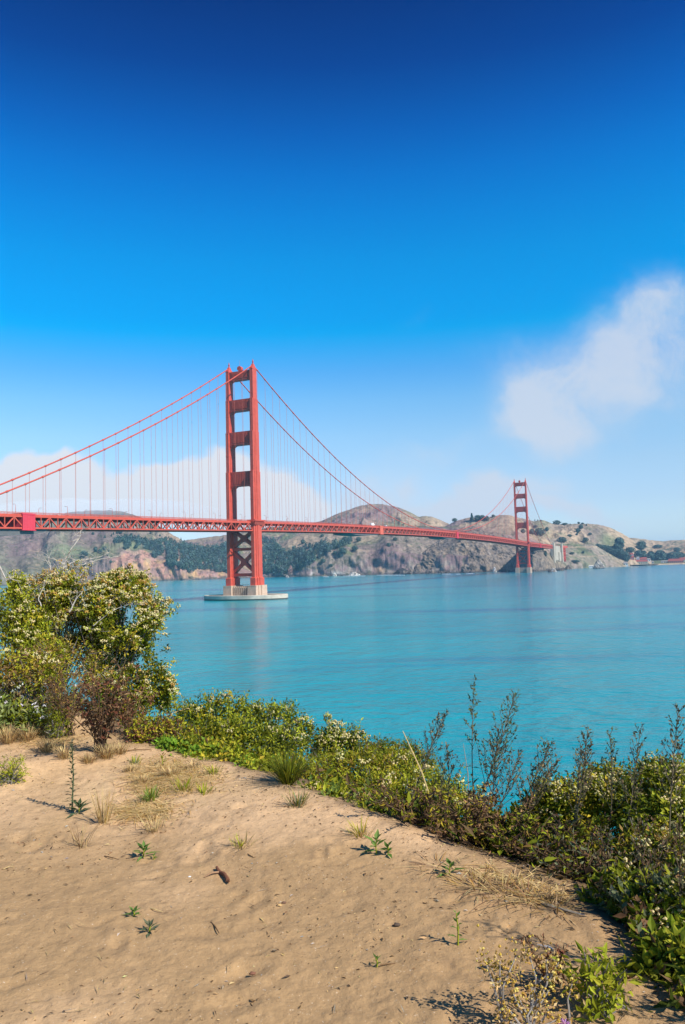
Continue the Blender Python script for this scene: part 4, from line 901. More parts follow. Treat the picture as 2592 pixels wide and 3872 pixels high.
# wharf on piles
r0 = ray(*zz1(822, 676)); r1 = ray(*zz1(1195, 668)); pa = r0 * (EYE / -r0[2]); pb = r1 * (EYE / -r1[2]); pb = pb * (np.hypot(*pa[:2]) + 60) / np.hypot(*pb[:2])
wf = empty('wharf', (0, 0, 0)); label(wf, 'dark flat wharf on piles in front of the cream hall', 'wharf')
dd = unit(np.array((pb[0] - pa[0], pb[1] - pa[1], 0))); pd = np.array((-dd[1], dd[0], 0))
w = MB(); c = (pa + pb) / 2; w.beam((pa[0], pa[1], 3.6), (pb[0], pb[1], 3.6), 14, 1.6); w.build('deck', M_DOCK, wf)
w = MB(); L_ = np.linalg.norm((pb - pa)[:2])
for i in range(24):
    for s_ in (-5.5, 0, 5.5):
        q = pa + dd * L_ * (i + .5) / 24 + pd * s_; w.tube([(q[0], q[1], -2), (q[0], q[1], 3.0)], .5, 6)
w.build('piles', M_DOCK, wf)

# ---------------------------------------------------------------- foreground bluff
GZ = EYE - 1.55
EDGE = np.array([(3.2, -9), (1.9, -3), (1.45, 0.5), (1.2, 2.2), (1.14, 2.82), (1.09, 2.96), (1.03, 3.26), (.95, 3.63), (.73, 3.94), (.45, 4.25), (.12, 4.77), (-.3, 5.33), (-.64, 5.79), (-1.47, 6.67), (-2.2, 7.43), (-2.84, 8.35), (-4.4, 10.4), (-8, 14), (-20, 26), (-60, 62), (-120, 120)], float)
def edge_dist(x, y):
    """signed distance beyond the lip of the sandy path (positive towards the water)"""
    x, y = np.asarray(x, float), np.asarray(y, float)
    best = np.full(x.shape, 1e9); sg = np.ones(x.shape)
    for a, b in zip(EDGE[:-1], EDGE[1:]):
        d = b - a; L = d @ d
        t = np.clip(((x - a[0]) * d[0] + (y - a[1]) * d[1]) / L, 0, 1)
        qx, qy = x - a[0] - t * d[0], y - a[1] - t * d[1]; q = np.hypot(qx, qy)
        cr = d[0] * (y - a[1]) - d[1] * (x - a[0])
        m_ = q < best - 1e-9
        best = np.where(m_, q, best); sg = np.where(m_, np.where(cr < 0, 1, -1), sg)
    return best * sg
def gz0(x, y):
    x, y = np.asarray(x, float), np.asarray(y, float); s = edge_dist(x, y); so_ = np.maximum(s, 0)
    drop = np.where(so_ < 3, .20 * so_ + .13 * so_ ** 2, 1.77 + (so_ - 3) * .98)
    z = GZ - drop
    # gentle swells of the sand and the low ridge at the left
    near = sstep(30, 8, np.hypot(x, y))
    z = z + near * (.03 * fbm(x * .55 + 3, y * .55, 3, 21) + .10 * np.exp(-(((x + 2.55) * .75 + (y - 6.2) * .66) / .8) ** 2) * np.exp(-(((x + 2.55) * .66 - (y - 6.2) * .75) / .28) ** 2))
    z = z + .05 * sstep(1.2, .1, np.abs(s + .15)) * near - .0
    return z + sstep(6, 40, so_) * 3.0 * fbm(x / 9., y / 9., 4, 33) + np.maximum(-s - 10, 0) * .06
DIMP = np.stack([rng.uniform(-3.6, 1.6, 420), rng.uniform(1.5, 8.2, 420), rng.uniform(.03, .085, 420), rng.uniform(0, math.pi, 420), rng.uniform(.003, .010, 420)], 1)
def gfine(x, y):
    s = edge_dist(x, y); m_ = sstep(.25, -.1, s)
    z = .004 * fbm(x * 2.6, y * 2.6, 4, 51) +   .006 * fbm(x * 7, y * 9, 3, 57) + .005 * fbm(x * 20, y * 26, 3, 61)
    for dx, dy, r, a, h in DIMP:
        q = (np.abs(x - dx) < 3 * r) & (np.abs(y - dy) < 3 * r)
        if not q.any(): continue
        c, s_ = math.cos(a), math.sin(a); X, Y = x[q] - dx, y[q] - dy
        p = (X * c + Y * s_) / (r * 1.5); w = (-X * s_ + Y * c) / (r * .75); d2 = p * p + w * w
        z[q] += h * (-np.exp(-d2) + .55 * np.exp(-(np.sqrt(d2) - 1.5) ** 2 * 3))
    return z * m_
def ground_z(x, y): return float(gz0(np.array([x]), np.array([y]))[0])
def ground_at(xd, yd):
    """where the sight line through a point of the photograph meets the bluff"""
    r = ray(xd, yd); t = np.linspace(1.5, 22, 1600); z = EYE + r[2] * t; g = gz0(r[0] * t, r[1] * t)
    k = int(np.argmax(z < g)) if (z < g).any() else len(t) - 1
    return np.array((r[0] * t[k], r[1] * t[k], float(g[k])))
def at_depth(xd, yd, Y):
    r = ray(xd, yd); return np.array((0, 0, EYE)) + r * (Y / r[1])

def build_ground():
    nr, na = 330, 560
    rad = np.concatenate([np.linspace(0.25, 2.3, 30), np.geomspace(2.32, 10, nr - 90), np.geomspace(10.2, 170, 60)])
    azf = np.concatenate([np.linspace(-34, 34, na - 120), np.linspace(34.6, 325.4, 121)[:-0 or None]]); az = np.radians(azf)
    R, A = np.meshgrid(rad, az, indexing='ij'); X, Y = np.sin(A) * R, np.cos(A) * R
    Z = gz0(X, Y) + gfine(X, Y); Z = np.maximum(Z, -3.0)
    S = edge_dist(X, Y)
    n = len(az); idx = np.arange(R.size).reshape(R.shape)
    f = np.stack([idx[:-1], np.roll(idx, -1, 1)[:-1], np.roll(idx, -1, 1)[1:], idx[1:]], -1).reshape(-1, 4)[:, ::-1]
    V = np.concatenate([np.stack([X, Y, Z], -1).reshape(-1, 3), [(0, 0, ground_z(0, 0))]])
    sand = np.array((.635, .412, .222)); dark_sand = np.array((.42, .265, .128)); duff = np.array((.17, .115, .065)); soil = np.array((.14, .12, .06))
    n1 = fbm(X * .8, Y * .8, 4, 71); n2 = fbm(X * 5, Y * 5, 4, 77); n3 = fbm(X * 1.7, Y * 1.7, 3, 79)
    C = mixc(np.broadcast_to(sand, X.shape + (3,)), dark_sand, sstep(-.1, .5, n1 * .8 + .45 * sstep(-.6, -2.4, X) * sstep(6.2, 4.0, Y) + .5 * sstep(4.4, 2.8, Y)))  # patchy brown sand; near and left darkening partly lens falloff put into the colour
    straw = np.exp(-(((X + 1.35) / .75) ** 2 + ((Y - 5.75) / .6) ** 2)) + np.exp(-(((X + 2.6) / .6) ** 2 + ((Y - 7.2) / .5) ** 2))
    C = mixc(C, np.array((.55, .40, .20)), np.clip(straw, 0, 1) * .35 * sstep(-.3, .2, n2))
    C = mixc(C, duff, sstep(-.12, .30, S + .22 * n2 + .1 * n3)); C = mixc(C, soil, sstep(2, 6, S + n1))
    C = np.concatenate([C.reshape(-1, 3), [sand]])
    M = mat('sand', attr=True, rough=.95, spec=.1, var=.17, vscale=14, bump=.55, bscale=26, bdist=.018, detail=10)
    # grains
    T = M.node_tree; N = T.nodes
    o_b = [q for q in N if q.type == 'BUMP'][0]; n_ = N.new('ShaderNodeTexNoise'); n_.inputs['Scale'].default_value = 260; n_.inputs['Detail'].default_value = 3
    T.links.new([q for q in N if q.type == 'TEX_COORD'][0].outputs['Object'], n_.inputs['Vector']); b2 = N.new('ShaderNodeBump'); b2.inputs['Strength'].default_value = .5; b2.inputs['Distance'].default_value = .003
    T.links.new(n_.outputs['Fac'], b2.inputs['Height']); T.links.new(b2.outputs[0], o_b.inputs['Normal'])
    speckle(M, 9, .57, .70, (.30, .19, .10), .45); speckle(M, 60, .60, .70, (.20, .13, .08), .5); speckle(M, 75, .64, .72, (.85, .72, .55), .5)
    mb = MB(); mb.addq(V, f, C); c0 = len(V) - 1
    mb.f.extend([(c0, (i + 1) % n, i) for i in range(n)])
    label(mb.build('sand_ground', M, smooth=True), 'trodden tan sand of the bluff top path', kind='structure')
build_ground()

# ---------------------------------------------------------------- plant builders (every plant a thing of its own)
G_DARK = np.array((.085, .11, .012)); G_MID = np.array((.215, .235, .014)); G_LITE = np.array((.40, .41, .03)); G_YEL = np.array((.50, .40, .035)); G_GREY = np.array((.16, .18, .09))
BROWN = np.array((.155, .09, .042)); DKBROWN = np.array((.075, .047, .028)); STRAW = np.array((.60, .43, .19)); GREYW = np.array((.36, .32, .27)); CREAM = np.array((.64, .54, .25)); OCHRE = np.array((.45, .27, .07)); RED = np.array((.20, .075, .04))
def pal(n, cols, w=None, jit=.25):
    cols = np.asarray(cols); k = rng.choice(len(cols), n, p=None if w is None else np.asarray(w) / np.sum(w))
    return np.clip(cols[k] * rng.uniform(1 - jit, 1 + jit, (n, 1)) * rng.uniform(.93, 1.07, (n, 3)), .005, .9)
def n3(p, f, seed): return (fbm(p[:, 0] * f + p[:, 2] * f * .6, p[:, 1] * f - p[:, 2] * f * .7, 3, seed) + fbm(p[:, 2] * f, p[:, 0] * f, 2, seed + 3)) * .5
def shrub(name, txt, cat, lobes, base, n_cl, per, L, W, cols, wts=None, flower=0.0, fcols=(CREAM,), frad=.011, fper=9, stems=30, stemcol=GREYW * .5, gap=-.3, clr=.05, group=None, seed=0, upb=.5, gapf=3.0, fill=.22, msh=None, top_only=False):
    """a leafy shrub: branches from the base, rosettes of leaves at the twig ends, optional flower heads"""
    base = np.asarray(base, float); e = empty(name, base); label(e, txt, cat, group)
    lob = [(np.asarray(c, float) - base, np.broadcast_to(np.asarray(r, float), (3,))) for c, r in lobes]
    w = np.array([r.prod() ** .66 for _, r in lob]); w /= w.sum()
    k = rng.choice(len(lob), n_cl * 2, p=w); d = unit(rng.normal(0, 1, (n_cl * 2, 3)) + np.array((0, 0, .25)))
    q = np.where(rng.uniform(0, 1, n_cl * 2) < fill, rng.uniform(.3, .75, n_cl * 2), rng.uniform(.78, 1.08, n_cl * 2))
    q = np.where(rng.uniform(0, 1, n_cl * 2) < .10, rng.uniform(1.1, 1.42, n_cl * 2), q)
    c = np.array([l[0] for l in lob])[k]; r = np.array([l[1] for l in lob])[k]
    p = c + d * r * q[:, None]
    keep = (n3(p + base, gapf, seed + 200) > gap) & (p[:, 2] > -.25) 
    p, d, q = p[keep][:n_cl], d[keep][:n_cl], q[keep][:n_cl]; n = len(p)
    out = unit(d + np.array((0, 0, upb)) + rng.normal(0, .3, (n, 3)))
    f = MB(); N = n * per
    P = np.repeat(p, per, 0); O = np.repeat(out, per, 0)
    ax = unit(O * rng.uniform(.1, .9, (N, 1)) + rng.normal(0, .7, (N, 3)))
    P = P + rng.normal(0, clr * .45, (N, 3)) + O * rng.uniform(-clr, clr, (N, 1))
    nr = unit(O + rng.normal(0, .5, (N, 3)) + np.array((0, 0, .4)))
    cl = np.repeat(pal(n, cols, wts, .15), per, 0) * rng.uniform(.7, 1.3, (N, 1))
    f.leaves(P, ax, nr, L * rng.uniform(.6, 1.25, N), W * rng.uniform(.7, 1.25, N), np.clip(cl, 0, .9), bend=.12)
    f.build('foliage', M_LEAF, e)
    s_ = MB(); idx = rng.choice(n, min(stems, n), replace=False)
    for i in np.nonzero(q > 1.1)[0]:
        s_.tube([p[i] - d[i] * .16 * min(1, np.linalg.norm(p[i])), p[i] - d[i] * .07, p[i] + out[i] * .02], [.004, .003, .0015], 3, col=stemcol, cap=False)
    for i in idx:
        t = p[i]; m_ = t * .5 + np.array((0, 0, .10 * np.linalg.norm(t))) + rng.normal(0, .06, 3) * np.linalg.norm(t)
        u = np.linspace(0, 1, 6)[:, None]; pts = (1 - u) ** 2 * rng.normal(0, .02, 3) + 2 * u * (1 - u) * m_ + u * u * t
        s_.tube(pts, np.linspace(.007, .002, 6) * (1 + (i % 7 == 0) * 1.4), 4, col=stemcol * rng.uniform(.7, 1.3), cap=False)
    if len(idx): s_.build('stems', M_STEM, e)
    if flower > 0:
        sc_ = d @ np.array((.35, -.45, .8)) + rng.normal(0, .35, n) + (q > .75) * .4
        m_ = sc_ > np.quantile(sc_, 1 - flower); fp = p[m_]; fo = out[m_]; nf = len(fp)
        F = MB(); PP = np.repeat(fp + fo * clr * 1.1, fper, 0) + rng.normal(0, .016, (nf * fper, 3)) * np.array((1, 1, .6))
        F.puffs(PP, frad * rng.uniform(.6, 1.25, nf * fper), np.repeat(pal(nf, fcols, None, .12), fper, 0)); F.build('flowers', M_DRY, e)
    return e
def weed(name, txt, cat, base, tip, n_side, col, scol, leafL=.022, side=.16, start=.35, lean=None, group=None, dens=9, rad=.0045, extra=0, puff=False):
    """tall stalk with ascending side shoots set with small leaves and seed heads"""
    base, tip = np.asarray(base, float), np.asarray(tip, float); v = tip - base; H = np.linalg.norm(v)
    e = empty(name, base); label(e, txt, cat, group); s_ = MB(); f = MB()
    bend = np.cross(unit(v), rng.normal(0, 1, 3)) * H * .035
    def main(u): u = np.asarray(u)[..., None]; return v * u + bend * np.sin(u * math.pi) + np.array((0, 0, 0.))
    u = np.linspace(0, 1, 12); s_.tube(main(u), np.linspace(rad, rad * .25, 12), 5, col=scol, cap=False)
    LP, LA = [], []
    for i in range(n_side):
        t = start + (1 - start) * (i + rng.uniform(0, 1)) / n_side; a = i * 2.4 + rng.uniform(-.4, .4)
        L = side * (1.05 - (t - start) / (1 - start)) ** .8 * rng.uniform(.6, 1.25) + .02
        o = np.array((math.cos(a), math.sin(a), 0)); d = unit(o * rng.uniform(.4, .75) + unit(v) * .8); p0 = main(t); p1 = p0 + d * L * .6; p2 = p0 + d * L + np.array((0, 0, L * .25))
        s_.tube([p0, p1, p2], [rad * .5, rad * .35, rad * .2], 3, col=scol, cap=False)
        m_ = max(3, int(dens * L / side)); uu = rng.uniform(.15, 1.0, m_)[:, None] ** .55 * 1.05
        LP.append(p0 + (p2 - p0) * uu + rng.normal(0, .004, (m_, 3))); LA.append(d[None] * .8 + rng.normal(0, .6, (m_, 3)))
    m_ = int(dens * 1.6); uu = 1 - rng.uniform(0, 1, m_) ** 2 * (1 - start); LP.append(main(uu)); LA.append(unit(v)[None] + rng.normal(0, .6, (m_, 3)))
    LP, LA = np.concatenate(LP), np.concatenate(LA); n = len(LP)
    f.leaves(LP, LA, unit(rng.normal(0, 1, (n, 3)) + np.array((0, 0, .7))), leafL * rng.uniform(.5, 1.3, n), leafL * .42 * rng.uniform(.7, 1.3, n), pal(n, col, None, .25))
    s_.build('stem', M_STEM, e); f.build('seed_heads', M_DRY, e)
    if extra:
        b = MB(); uu = rng.uniform(.02, .5, extra); P = main(uu); A = rng.normal(0, 1, (extra, 3)); A[:, 2] = rng.uniform(-.1, .6, extra)
        b.leaves(P, A, np.tile((0, 0, 1.), (extra, 1)), leafL * 2.6 * rng.uniform(.6, 1.2, extra), leafL * .9, pal(extra, col[:1], None, .3), bend=.25); b.build('lower_leaves', M_LEAF, e)
    return e
def tuft(name, txt, cat, base, n, L, spread, cols, W=.006, group=None, wts=None, M=None, droop=.35, up=1.0, copybase=None):
    """arching grass blades from one base"""
    base = np.asarray(base, float); e = MB(); V, C, F = [], [], []
    a = rng.uniform(0, 2 * math.pi, n); tl = rng.uniform(.1, 1, n) * spread; l = L * rng.uniform(.5, 1.1, n); c = pal(n, cols, wts, .25)
    r0 = rng.uniform(0, .03, n) * (1 + spread)
    for i in range(n):
        o = np.array((math.cos(a[i]), math.sin(a[i]), 0)); sd = np.array((-o[1], o[0], 0)) * W * rng.uniform(.6, 1.2); b = o * r0[i]
        for k, (f, w) in enumerate(((0, .8), (.35, 1), (.7, .7), (1, .08))):
            p = b + o * l[i] * tl[i] * f * (1 + droop * f) + np.array((0, 0, l[i] * up * (f - droop * f * f * tl[i])))
            V += [p - sd * w, p + sd * w]; C += [c[i] * (.8 + .3 * f)] * 2
        j = i * 8; F += [(j + q, j + q + 1, j + q + 3, j + q + 2) for q in (0, 2, 4)]
    e.add(np.array(V), F, np.clip(np.array(C), 0, .9)); ob = e.build(name, M or M_LEAF); ob.location = base
    return label(ob, txt, cat, group)
def sprout(name, txt, cat, base, n, L, W, cols, H=.05, group=None):
    """low seedling: short stem with pointed leaves round it"""
    base = np.asarray(base, float); e = empty(name, base, rng.uniform(0, 6)); label(e, txt, cat, group)
    s_ = MB(); s_.tube([(0, 0, -.01), (.004, 0, H * .5), (0, .004, H)], [.004, .003, .002], 5, col=G_MID * 1.2); s_.build('stem', M_STEM, e)
    f = MB(); a = np.arange(n) * 2.4 + rng.uniform(-.3, .3, n); h = np.linspace(.15, 1, n) * H
    ax = np.stack([np.cos(a), np.sin(a), np.linspace(.15, 1.4, n)], 1)
    f.leaves(np.stack([a * 0, a * 0, h], 1), ax, np.tile((0, 0, 1.), (n, 1)) - unit(ax) * .3, L * np.linspace(1.1, .6, n) * rng.uniform(.8, 1.2, n), W, pal(n, cols, None, .2), bend=.2); f.build('leaves', M_LEAF, e)
    return e
def dead_shrub(name, txt, cat, base, n_st, H, spread, n_lf, cols, scol, leaf=.04, group=None, lean=(0, 0)):
    base = np.asarray(base, float); e = empty(name, base); label(e, txt, cat, group); s_ = MB(); LP, LA = [], []
    for i in range(n_st):
        a = rng.uniform(0, 2 * math.pi); t = rng.uniform(0, 1) ** .6 * spread; h = H * rng.uniform(.55, 1.05)
        tip = np.array((math.cos(a) * t + lean[0] * h, math.sin(a) * t + lean[1] * h, h)); mid = tip * np.array((.35, .35, .55)) + rng.normal(0, .03, 3)
        u = np.linspace(0, 1, 8)[:, None]; pts = 2 * u * (1 - u) * mid + u * u * tip + (1 - u) ** 2 * rng.normal(0, .03, 3) * np.array((1, 1, 0))
        s_.tube(pts, np.linspace(.005, .0018, 8), 4, col=scol * rng.uniform(.6, 1.3), cap=False)
        k = n_lf; uu = rng.uniform(.25, 1.0, k)[:, None]; LP.append(2 * uu * (1 - uu) * mid + uu * uu * tip + rng.normal(0, .012, (k, 3))); LA.append(rng.normal(0, 1, (k, 3)) - np.array((0, 0, .2)))
        for j in range(3):
            q = pts[rng.integers(3, 7)]; d = unit(rng.normal(0, 1, 3) + np.array((0, 0, .8))) * H * .18; s_.tube([q, q + d * .6, q + d], [.0022, .0018, .001], 3, col=scol, cap=False)
            LP.append(q + d * rng.uniform(.4, 1.1, (6, 1))); LA.append(rng.normal(0, 1, (6, 3)))
    LP, LA = np.concatenate(LP), np.concatenate(LA); n = len(LP)
    f = MB(); f.leaves(LP, LA, rng.normal(0, 1, (n, 3)), leaf * rng.uniform(.5, 1.3, n), leaf * .4 * rng.uniform(.6, 1.3, n), pal(n, cols, None, .3), fold=.45, bend=.45)
    s_.build('stems', M_STEM, e); f.build('dead_leaves', M_DRY, e)
    return e

# ---------------------------------------------------------------- plants at the left
def D(xd, yd, Y): return at_depth(xd, yd, Y)
def gnd(p, dz=0.0): return np.array((p[0], p[1], ground_z(p[0], p[1]) + dz))
def lob(xd, yd, Y, rd, ry=None):
    """a lobe of foliage whose size is given in photo pixels at that distance"""
    s = Y * K / FOC * 1.0; return (D(xd, yd, Y), (rd * s, rd * s * .95, (ry or rd) * s))
Yb = 9.3
shrub('flowering_shrub', 'tall rounded shrub covered in cream flower heads rising against the water on the left', 'shrub',
      [lob(300, 1440, Yb, 78, 72), lob(345, 1425, Yb + .15, 48, 52), lob(232, 1385, Yb + .1, 78, 56), lob(352, 1500, Yb - .1, 40, 55), lob(345, 1565, Yb - .2, 42, 42), lob(285, 1345, Yb + .2, 50, 32), lob(170, 1372, Yb + .3, 62, 48), lob(372, 1590, Yb - .25, 28, 28), lob(310, 1610, Yb - .4, 46, 30), lob(205, 1330, Yb + .2, 34, 22), lob(235, 1460, Yb + .25, 46, 40), lob(265, 1520, Yb + .2, 50, 36), lob(225, 1560, Yb, 52, 40), lob(290, 1570, Yb - .1, 46, 36), lob(180, 1500, Yb + .1, 44, 40)],
      gnd(D(240, 1600, 9.3)), 3000, 14, .047, .021, (G_MID, G_LITE, G_DARK, G_YEL), (4, 3.4, 2.6, 1.6), flower=.33, fcols=(CREAM, CREAM * .85, np.array((.68, .60, .32)), OCHRE * 1.2), frad=.0115, fper=9, stems=110, gap=-.04, seed=1, gapf=3.2, fill=.14)
shrub('seeding_shrub', 'thin ochre and grey shrub gone to seed between the flowering shrub and the left edge', 'shrub',
      [lob(105, 1370, 9.9, 62, 52), lob(165, 1345, 9.9, 52, 42), lob(60, 1400, 9.6, 50, 44), lob(130, 1430, 9.6, 62, 40), lob(185, 1430, 9.6, 45, 34)],
      gnd(D(130, 1560, 9.6)), 620, 10, .04, .016, (OCHRE * .8, G_YEL, G_MID, BROWN * 1.4, G_LITE), (1.4, 2, 2.6, .8, 1.6), flower=.34, fcols=(CREAM, CREAM * .8, OCHRE), frad=.011, stems=150, stemcol=GREYW * .8, gap=-.12, seed=2, gapf=3.4)
shrub('green_shrub', 'bright green shrub without flowers at the left edge of the photo', 'shrub',
      [lob(15, 1370, 8.8, 48, 45), lob(50, 1440, 8.6, 60, 48), lob(-20, 1430, 8.6, 55, 65), lob(10, 1340, 8.9, 36, 24), lob(70, 1485, 8.4, 52, 36), lob(-40, 1500, 8.4, 60, 50)],
      gnd(D(20, 1580, 8.6)), 1000, 12, .045, .02, (G_LITE, G_MID, G_DARK, G_YEL), (3, 4, 2, .8), flower=.05, fcols=(CREAM,), stems=50, gap=-.08, seed=3, gapf=3.4)
shrub('olive_shrub', 'low olive green shrub spreading beneath the seeding shrub', 'shrub',
      [lob(150, 1500, 8.1, 66, 36), lob(70, 1535, 7.9, 70, 34), lob(210, 1530, 8.2, 46, 30), lob(10, 1530, 7.9, 50, 40), lob(120, 1540, 7.8, 60, 28)],
      gnd(D(110, 1600, 7.9)), 560, 12, .04, .016, (G_MID, G_LITE, G_YEL, OCHRE * .9, BROWN * 1.3, STRAW * .7), (3, 2.4, 2, 2, 2, 1), flower=.02, stems=40, gap=-.32, seed=4, fcols=(CREAM,))
# bleached dead branches standing out of the shrubs
def branch(txt, path, Y, r, twigs, col=GREYW * 1.55, group='bleached dead branches'):
    r = r if r < .014 else .008
    pts = [D(x, y, Y + i * .02) for i, (x, y) in enumerate(path)]; e = empty('dead_branch', pts[0]); label(e, txt, 'dead branch', group); mb = MB(); P = np.array(pts) - pts[0]
    u = np.linspace(0, len(P) - 1, len(P) * 3); Q = np.stack([np.interp(u, range(len(P)), P[:, k]) for k in range(3)], 1) + rng.normal(0, .004, (len(u), 3))
    mb.tube(Q, np.linspace(r, r * .3, len(Q)), 5, col=col); mb.build('limb', M_STEM, e)
    t = MB()
    for i in range(twigs):
        q = Q[rng.integers(len(Q) // 4, len(Q))]; d = unit(rng.normal(0, 1, 3) * np.array((1, .6, .8)) + np.array((0, 0, .5))); L = rng.uniform(.05, .2); t.tube([q, q + d * L * .5 + rng.normal(0, .01, 3), q + d * L], [r * .3, r * .2, r * .1], 3, col=col * rng.uniform(.6, 1.05), cap=False)
        for _ in range(2):
            q2 = q + d * L * rng.uniform(.3, .9); d2 = unit(d + rng.normal(0, .7, 3)) * L * .5; t.tube([q2, q2 + d2], [r * .15, r * .07], 3, col=col * .8, cap=False)
    t.build('twigs', M_STEM, e)
branch('tallest bleached bare branch rising above the shrubs to a forked tip', [(140, 1390), (142, 1340), (145, 1300), (152, 1275), (168, 1250), (184, 1228), (186, 1212)], 9.9, .013, 34)
branch('bleached branch reaching right from the tall bare branch, upper one', [(146, 1300), (165, 1288), (195, 1280), (222, 1276), (240, 1268), (252, 1262)], 9.9, .009, 22)
branch('bleached branch reaching right from the tall bare branch, lower one', [(142, 1330), (160, 1308), (190, 1292), (215, 1283), (260, 1275), (285, 1266)], 9.85, .009, 22)
branch('short bleached branch with many twigs left of the tall bare branch', [(128, 1380), (122, 1345), (118, 1310), (114, 1285), (110, 1270)], 9.8, .008, 34)
branch('stout bleached stub sticking up inside the left shrubs', [(160, 1400), (175, 1370), (190, 1352)], 8.6, .016, 6)
branch('bent bleached twig by the left edge over the green shrub', [(95, 1392), (88, 1370), (98, 1345), (108, 1322)], 8.7, .006, 10)
branch('pale twig arching at the far left edge', [(-2, 1290), (14, 1330), (22, 1322), (48, 1330)], 8.3, .007, 8)
branch('thin forked grey twig low inside the flowering shrub', [(215, 1430), (262, 1395), (300, 1380), (330, 1384)], 9.0, .005, 16)
branch('straggling brown runner lying along the top of the mat of vines', [(360, 1652), (390, 1635), (430, 1620), (470, 1640), (500, 1690)], 7.3, .006, 8, STRAW)

# dead brown weeds, the green spire and the things around them
dead_shrub('dead_weed', 'dark brown dead weed clump with curled leaves standing on the sand at left', 'weed', gnd(ground_at(232, 1722)), 30, .72, .36, 13, (BROWN, DKBROWN * 1.4, BROWN * 1.5, RED * .8), DKBROWN * 1.3, .045)
dead_shrub('dead_weed', 'dark brown dead weed clump leaning left behind the first one', 'weed', gnd(D(160, 1640, 7.4)), 16, .60, .36, 12, (BROWN, DKBROWN * 1.5, OCHRE * .5), DKBROWN * 1.3, .04, lean=(-.2, 0))
dead_shrub('dead_weed', 'reddish brown dead weed clump against the foot of the flowering shrub', 'weed', gnd(D(300, 1660, 7.5)), 14, .5, .34, 12, (BROWN, BROWN * 1.5, RED), BROWN, .04)
dead_shrub('dead_weed', 'dry brown scrub under the olive shrub near the left edge', 'weed', gnd(D(60, 1625, 7.8)), 26, .42, .42, 14, (BROWN, BROWN * 1.4, OCHRE * .8, STRAW * .7), BROWN * 1.2, .035)
dead_shrub('dead_weed', 'dry reddish brown scrub between the yarrow and the dead weed clumps', 'weed', gnd(D(140, 1600, 8.0)), 24, .40, .40, 14, (BROWN * 1.2, RED, OCHRE * .7), BROWN * 1.2, .035)
def spire(name, txt, base, H, n, L, W, cols, cat='plant', group=None):
    e = empty(name, base); label(e, txt, cat, group); s_ = MB(); s_.tube([(0, 0, 0), (.01, 0, H * .5), (0, .01, H)], [.006, .005, .002], 5, col=cols[0]); s_.build('stem', M_STEM, e)
    a = np.arange(n) * 2.4; h = np.linspace(.06, 1, n) * H; ax = np.stack([np.cos(a), np.sin(a), np.linspace(.3, 1.3, n)], 1); f = MB()
    f.leaves(np.stack([a * 0, a * 0, h], 1), ax, np.tile((0, 0, 1.), (n, 1)), L * np.linspace(1, .7, n) * rng.uniform(.75, 1.2, n), W, pal(n, cols, None, .2), bend=.3); f.build('leaves', M_LEAF, e); return e
spire('green_spire_plant', 'bright yellow green upright leafy plant in front of the brown dead weeds', gnd(ground_at(240, 1708)) + (0, -.12, 0), .50, 64, .085, .018, (np.array((.22, .33, .04)), np.array((.30, .38, .06)), np.array((.15, .24, .03))))
spire('mullein_stalk', 'tall dark grey green stalk with small leaves alone on the sand at left', gnd(ground_at(165, 1856)), .44, 54, .055, .016, (np.array((.09, .11, .05)), np.array((.13, .14, .08)), np.array((.06, .08, .035))))
sprout('leafy_rosette', 'dark green broad leaved rosette at the foot of the tall grey green stalk', 'plant', gnd(ground_at(182, 1862)), 14, .10, .026, (np.array((.09, .13, .06)), np.array((.07, .10, .04))), .05)
shrub('fern_weed', 'feathery green weed at the left edge of the sand', 'weed', [(gnd(ground_at(30, 1790)) + (0, 0, .06), (.10, .08, .09))], gnd(ground_at(30, 1792)), 90, 9, .03, .007, (G_MID * 1.2, G_LITE), stems=20, seed=6, gap=-2, clr=.03)
shrub('fern_weed', 'feathery dull green weed left of the brown dead weed clump', 'weed', [(gnd(ground_at(134, 1690)) + (0, 0, .13), (.08, .08, .15))], gnd(ground_at(134, 1690)), 100, 9, .03, .007, (G_MID, G_MID * 1.3), stems=16, seed=7, gap=-2, clr=.03)
shrub('leafy_clump', 'broad leaved green clump under white flowers at the left edge', 'plant', [lob(40, 1640, 7.6, 60, 28), lob(95, 1650, 7.5, 45, 22), lob(5, 1640, 7.5, 40, 30)], gnd(D(50, 1670, 7.5)), 190, 8, .075, .026, (np.array((.20, .26, .07)), np.array((.28, .30, .10)), G_MID), stems=20, seed=8, gap=-.6, flower=.06, fcols=(np.array((.74, .70, .66)), np.array((.7, .62, .66))), frad=.009)
shrub('white_yarrow', 'white flowered yarrow on thin stems left of the brown dead weeds', 'plant', [lob(150, 1600, 7.7, 40, 24), lob(80, 1585, 7.8, 50, 22), lob(15, 1600, 7.8, 40, 24)], gnd(D(90, 1650, 7.7)), 150, 7, .05, .012, (G_MID, G_LITE, STRAW * .7), stems=50, seed=9, gap=-.5, flower=.06, fcols=(np.array((.74, .70, .62)),), frad=.009)
shrub('yellow_leaf_weed', 'weed with large yellow dying leaves by the left edge', 'weed', [(gnd(ground_at(72, 1672)) + (0, 0, .05), (.08, .06, .06))], gnd(ground_at(72, 1676)), 9, 4, .10, .045, (np.array((.62, .42, .05)), np.array((.55, .45, .10))), stems=6, seed=10, gap=-2, clr=.04)
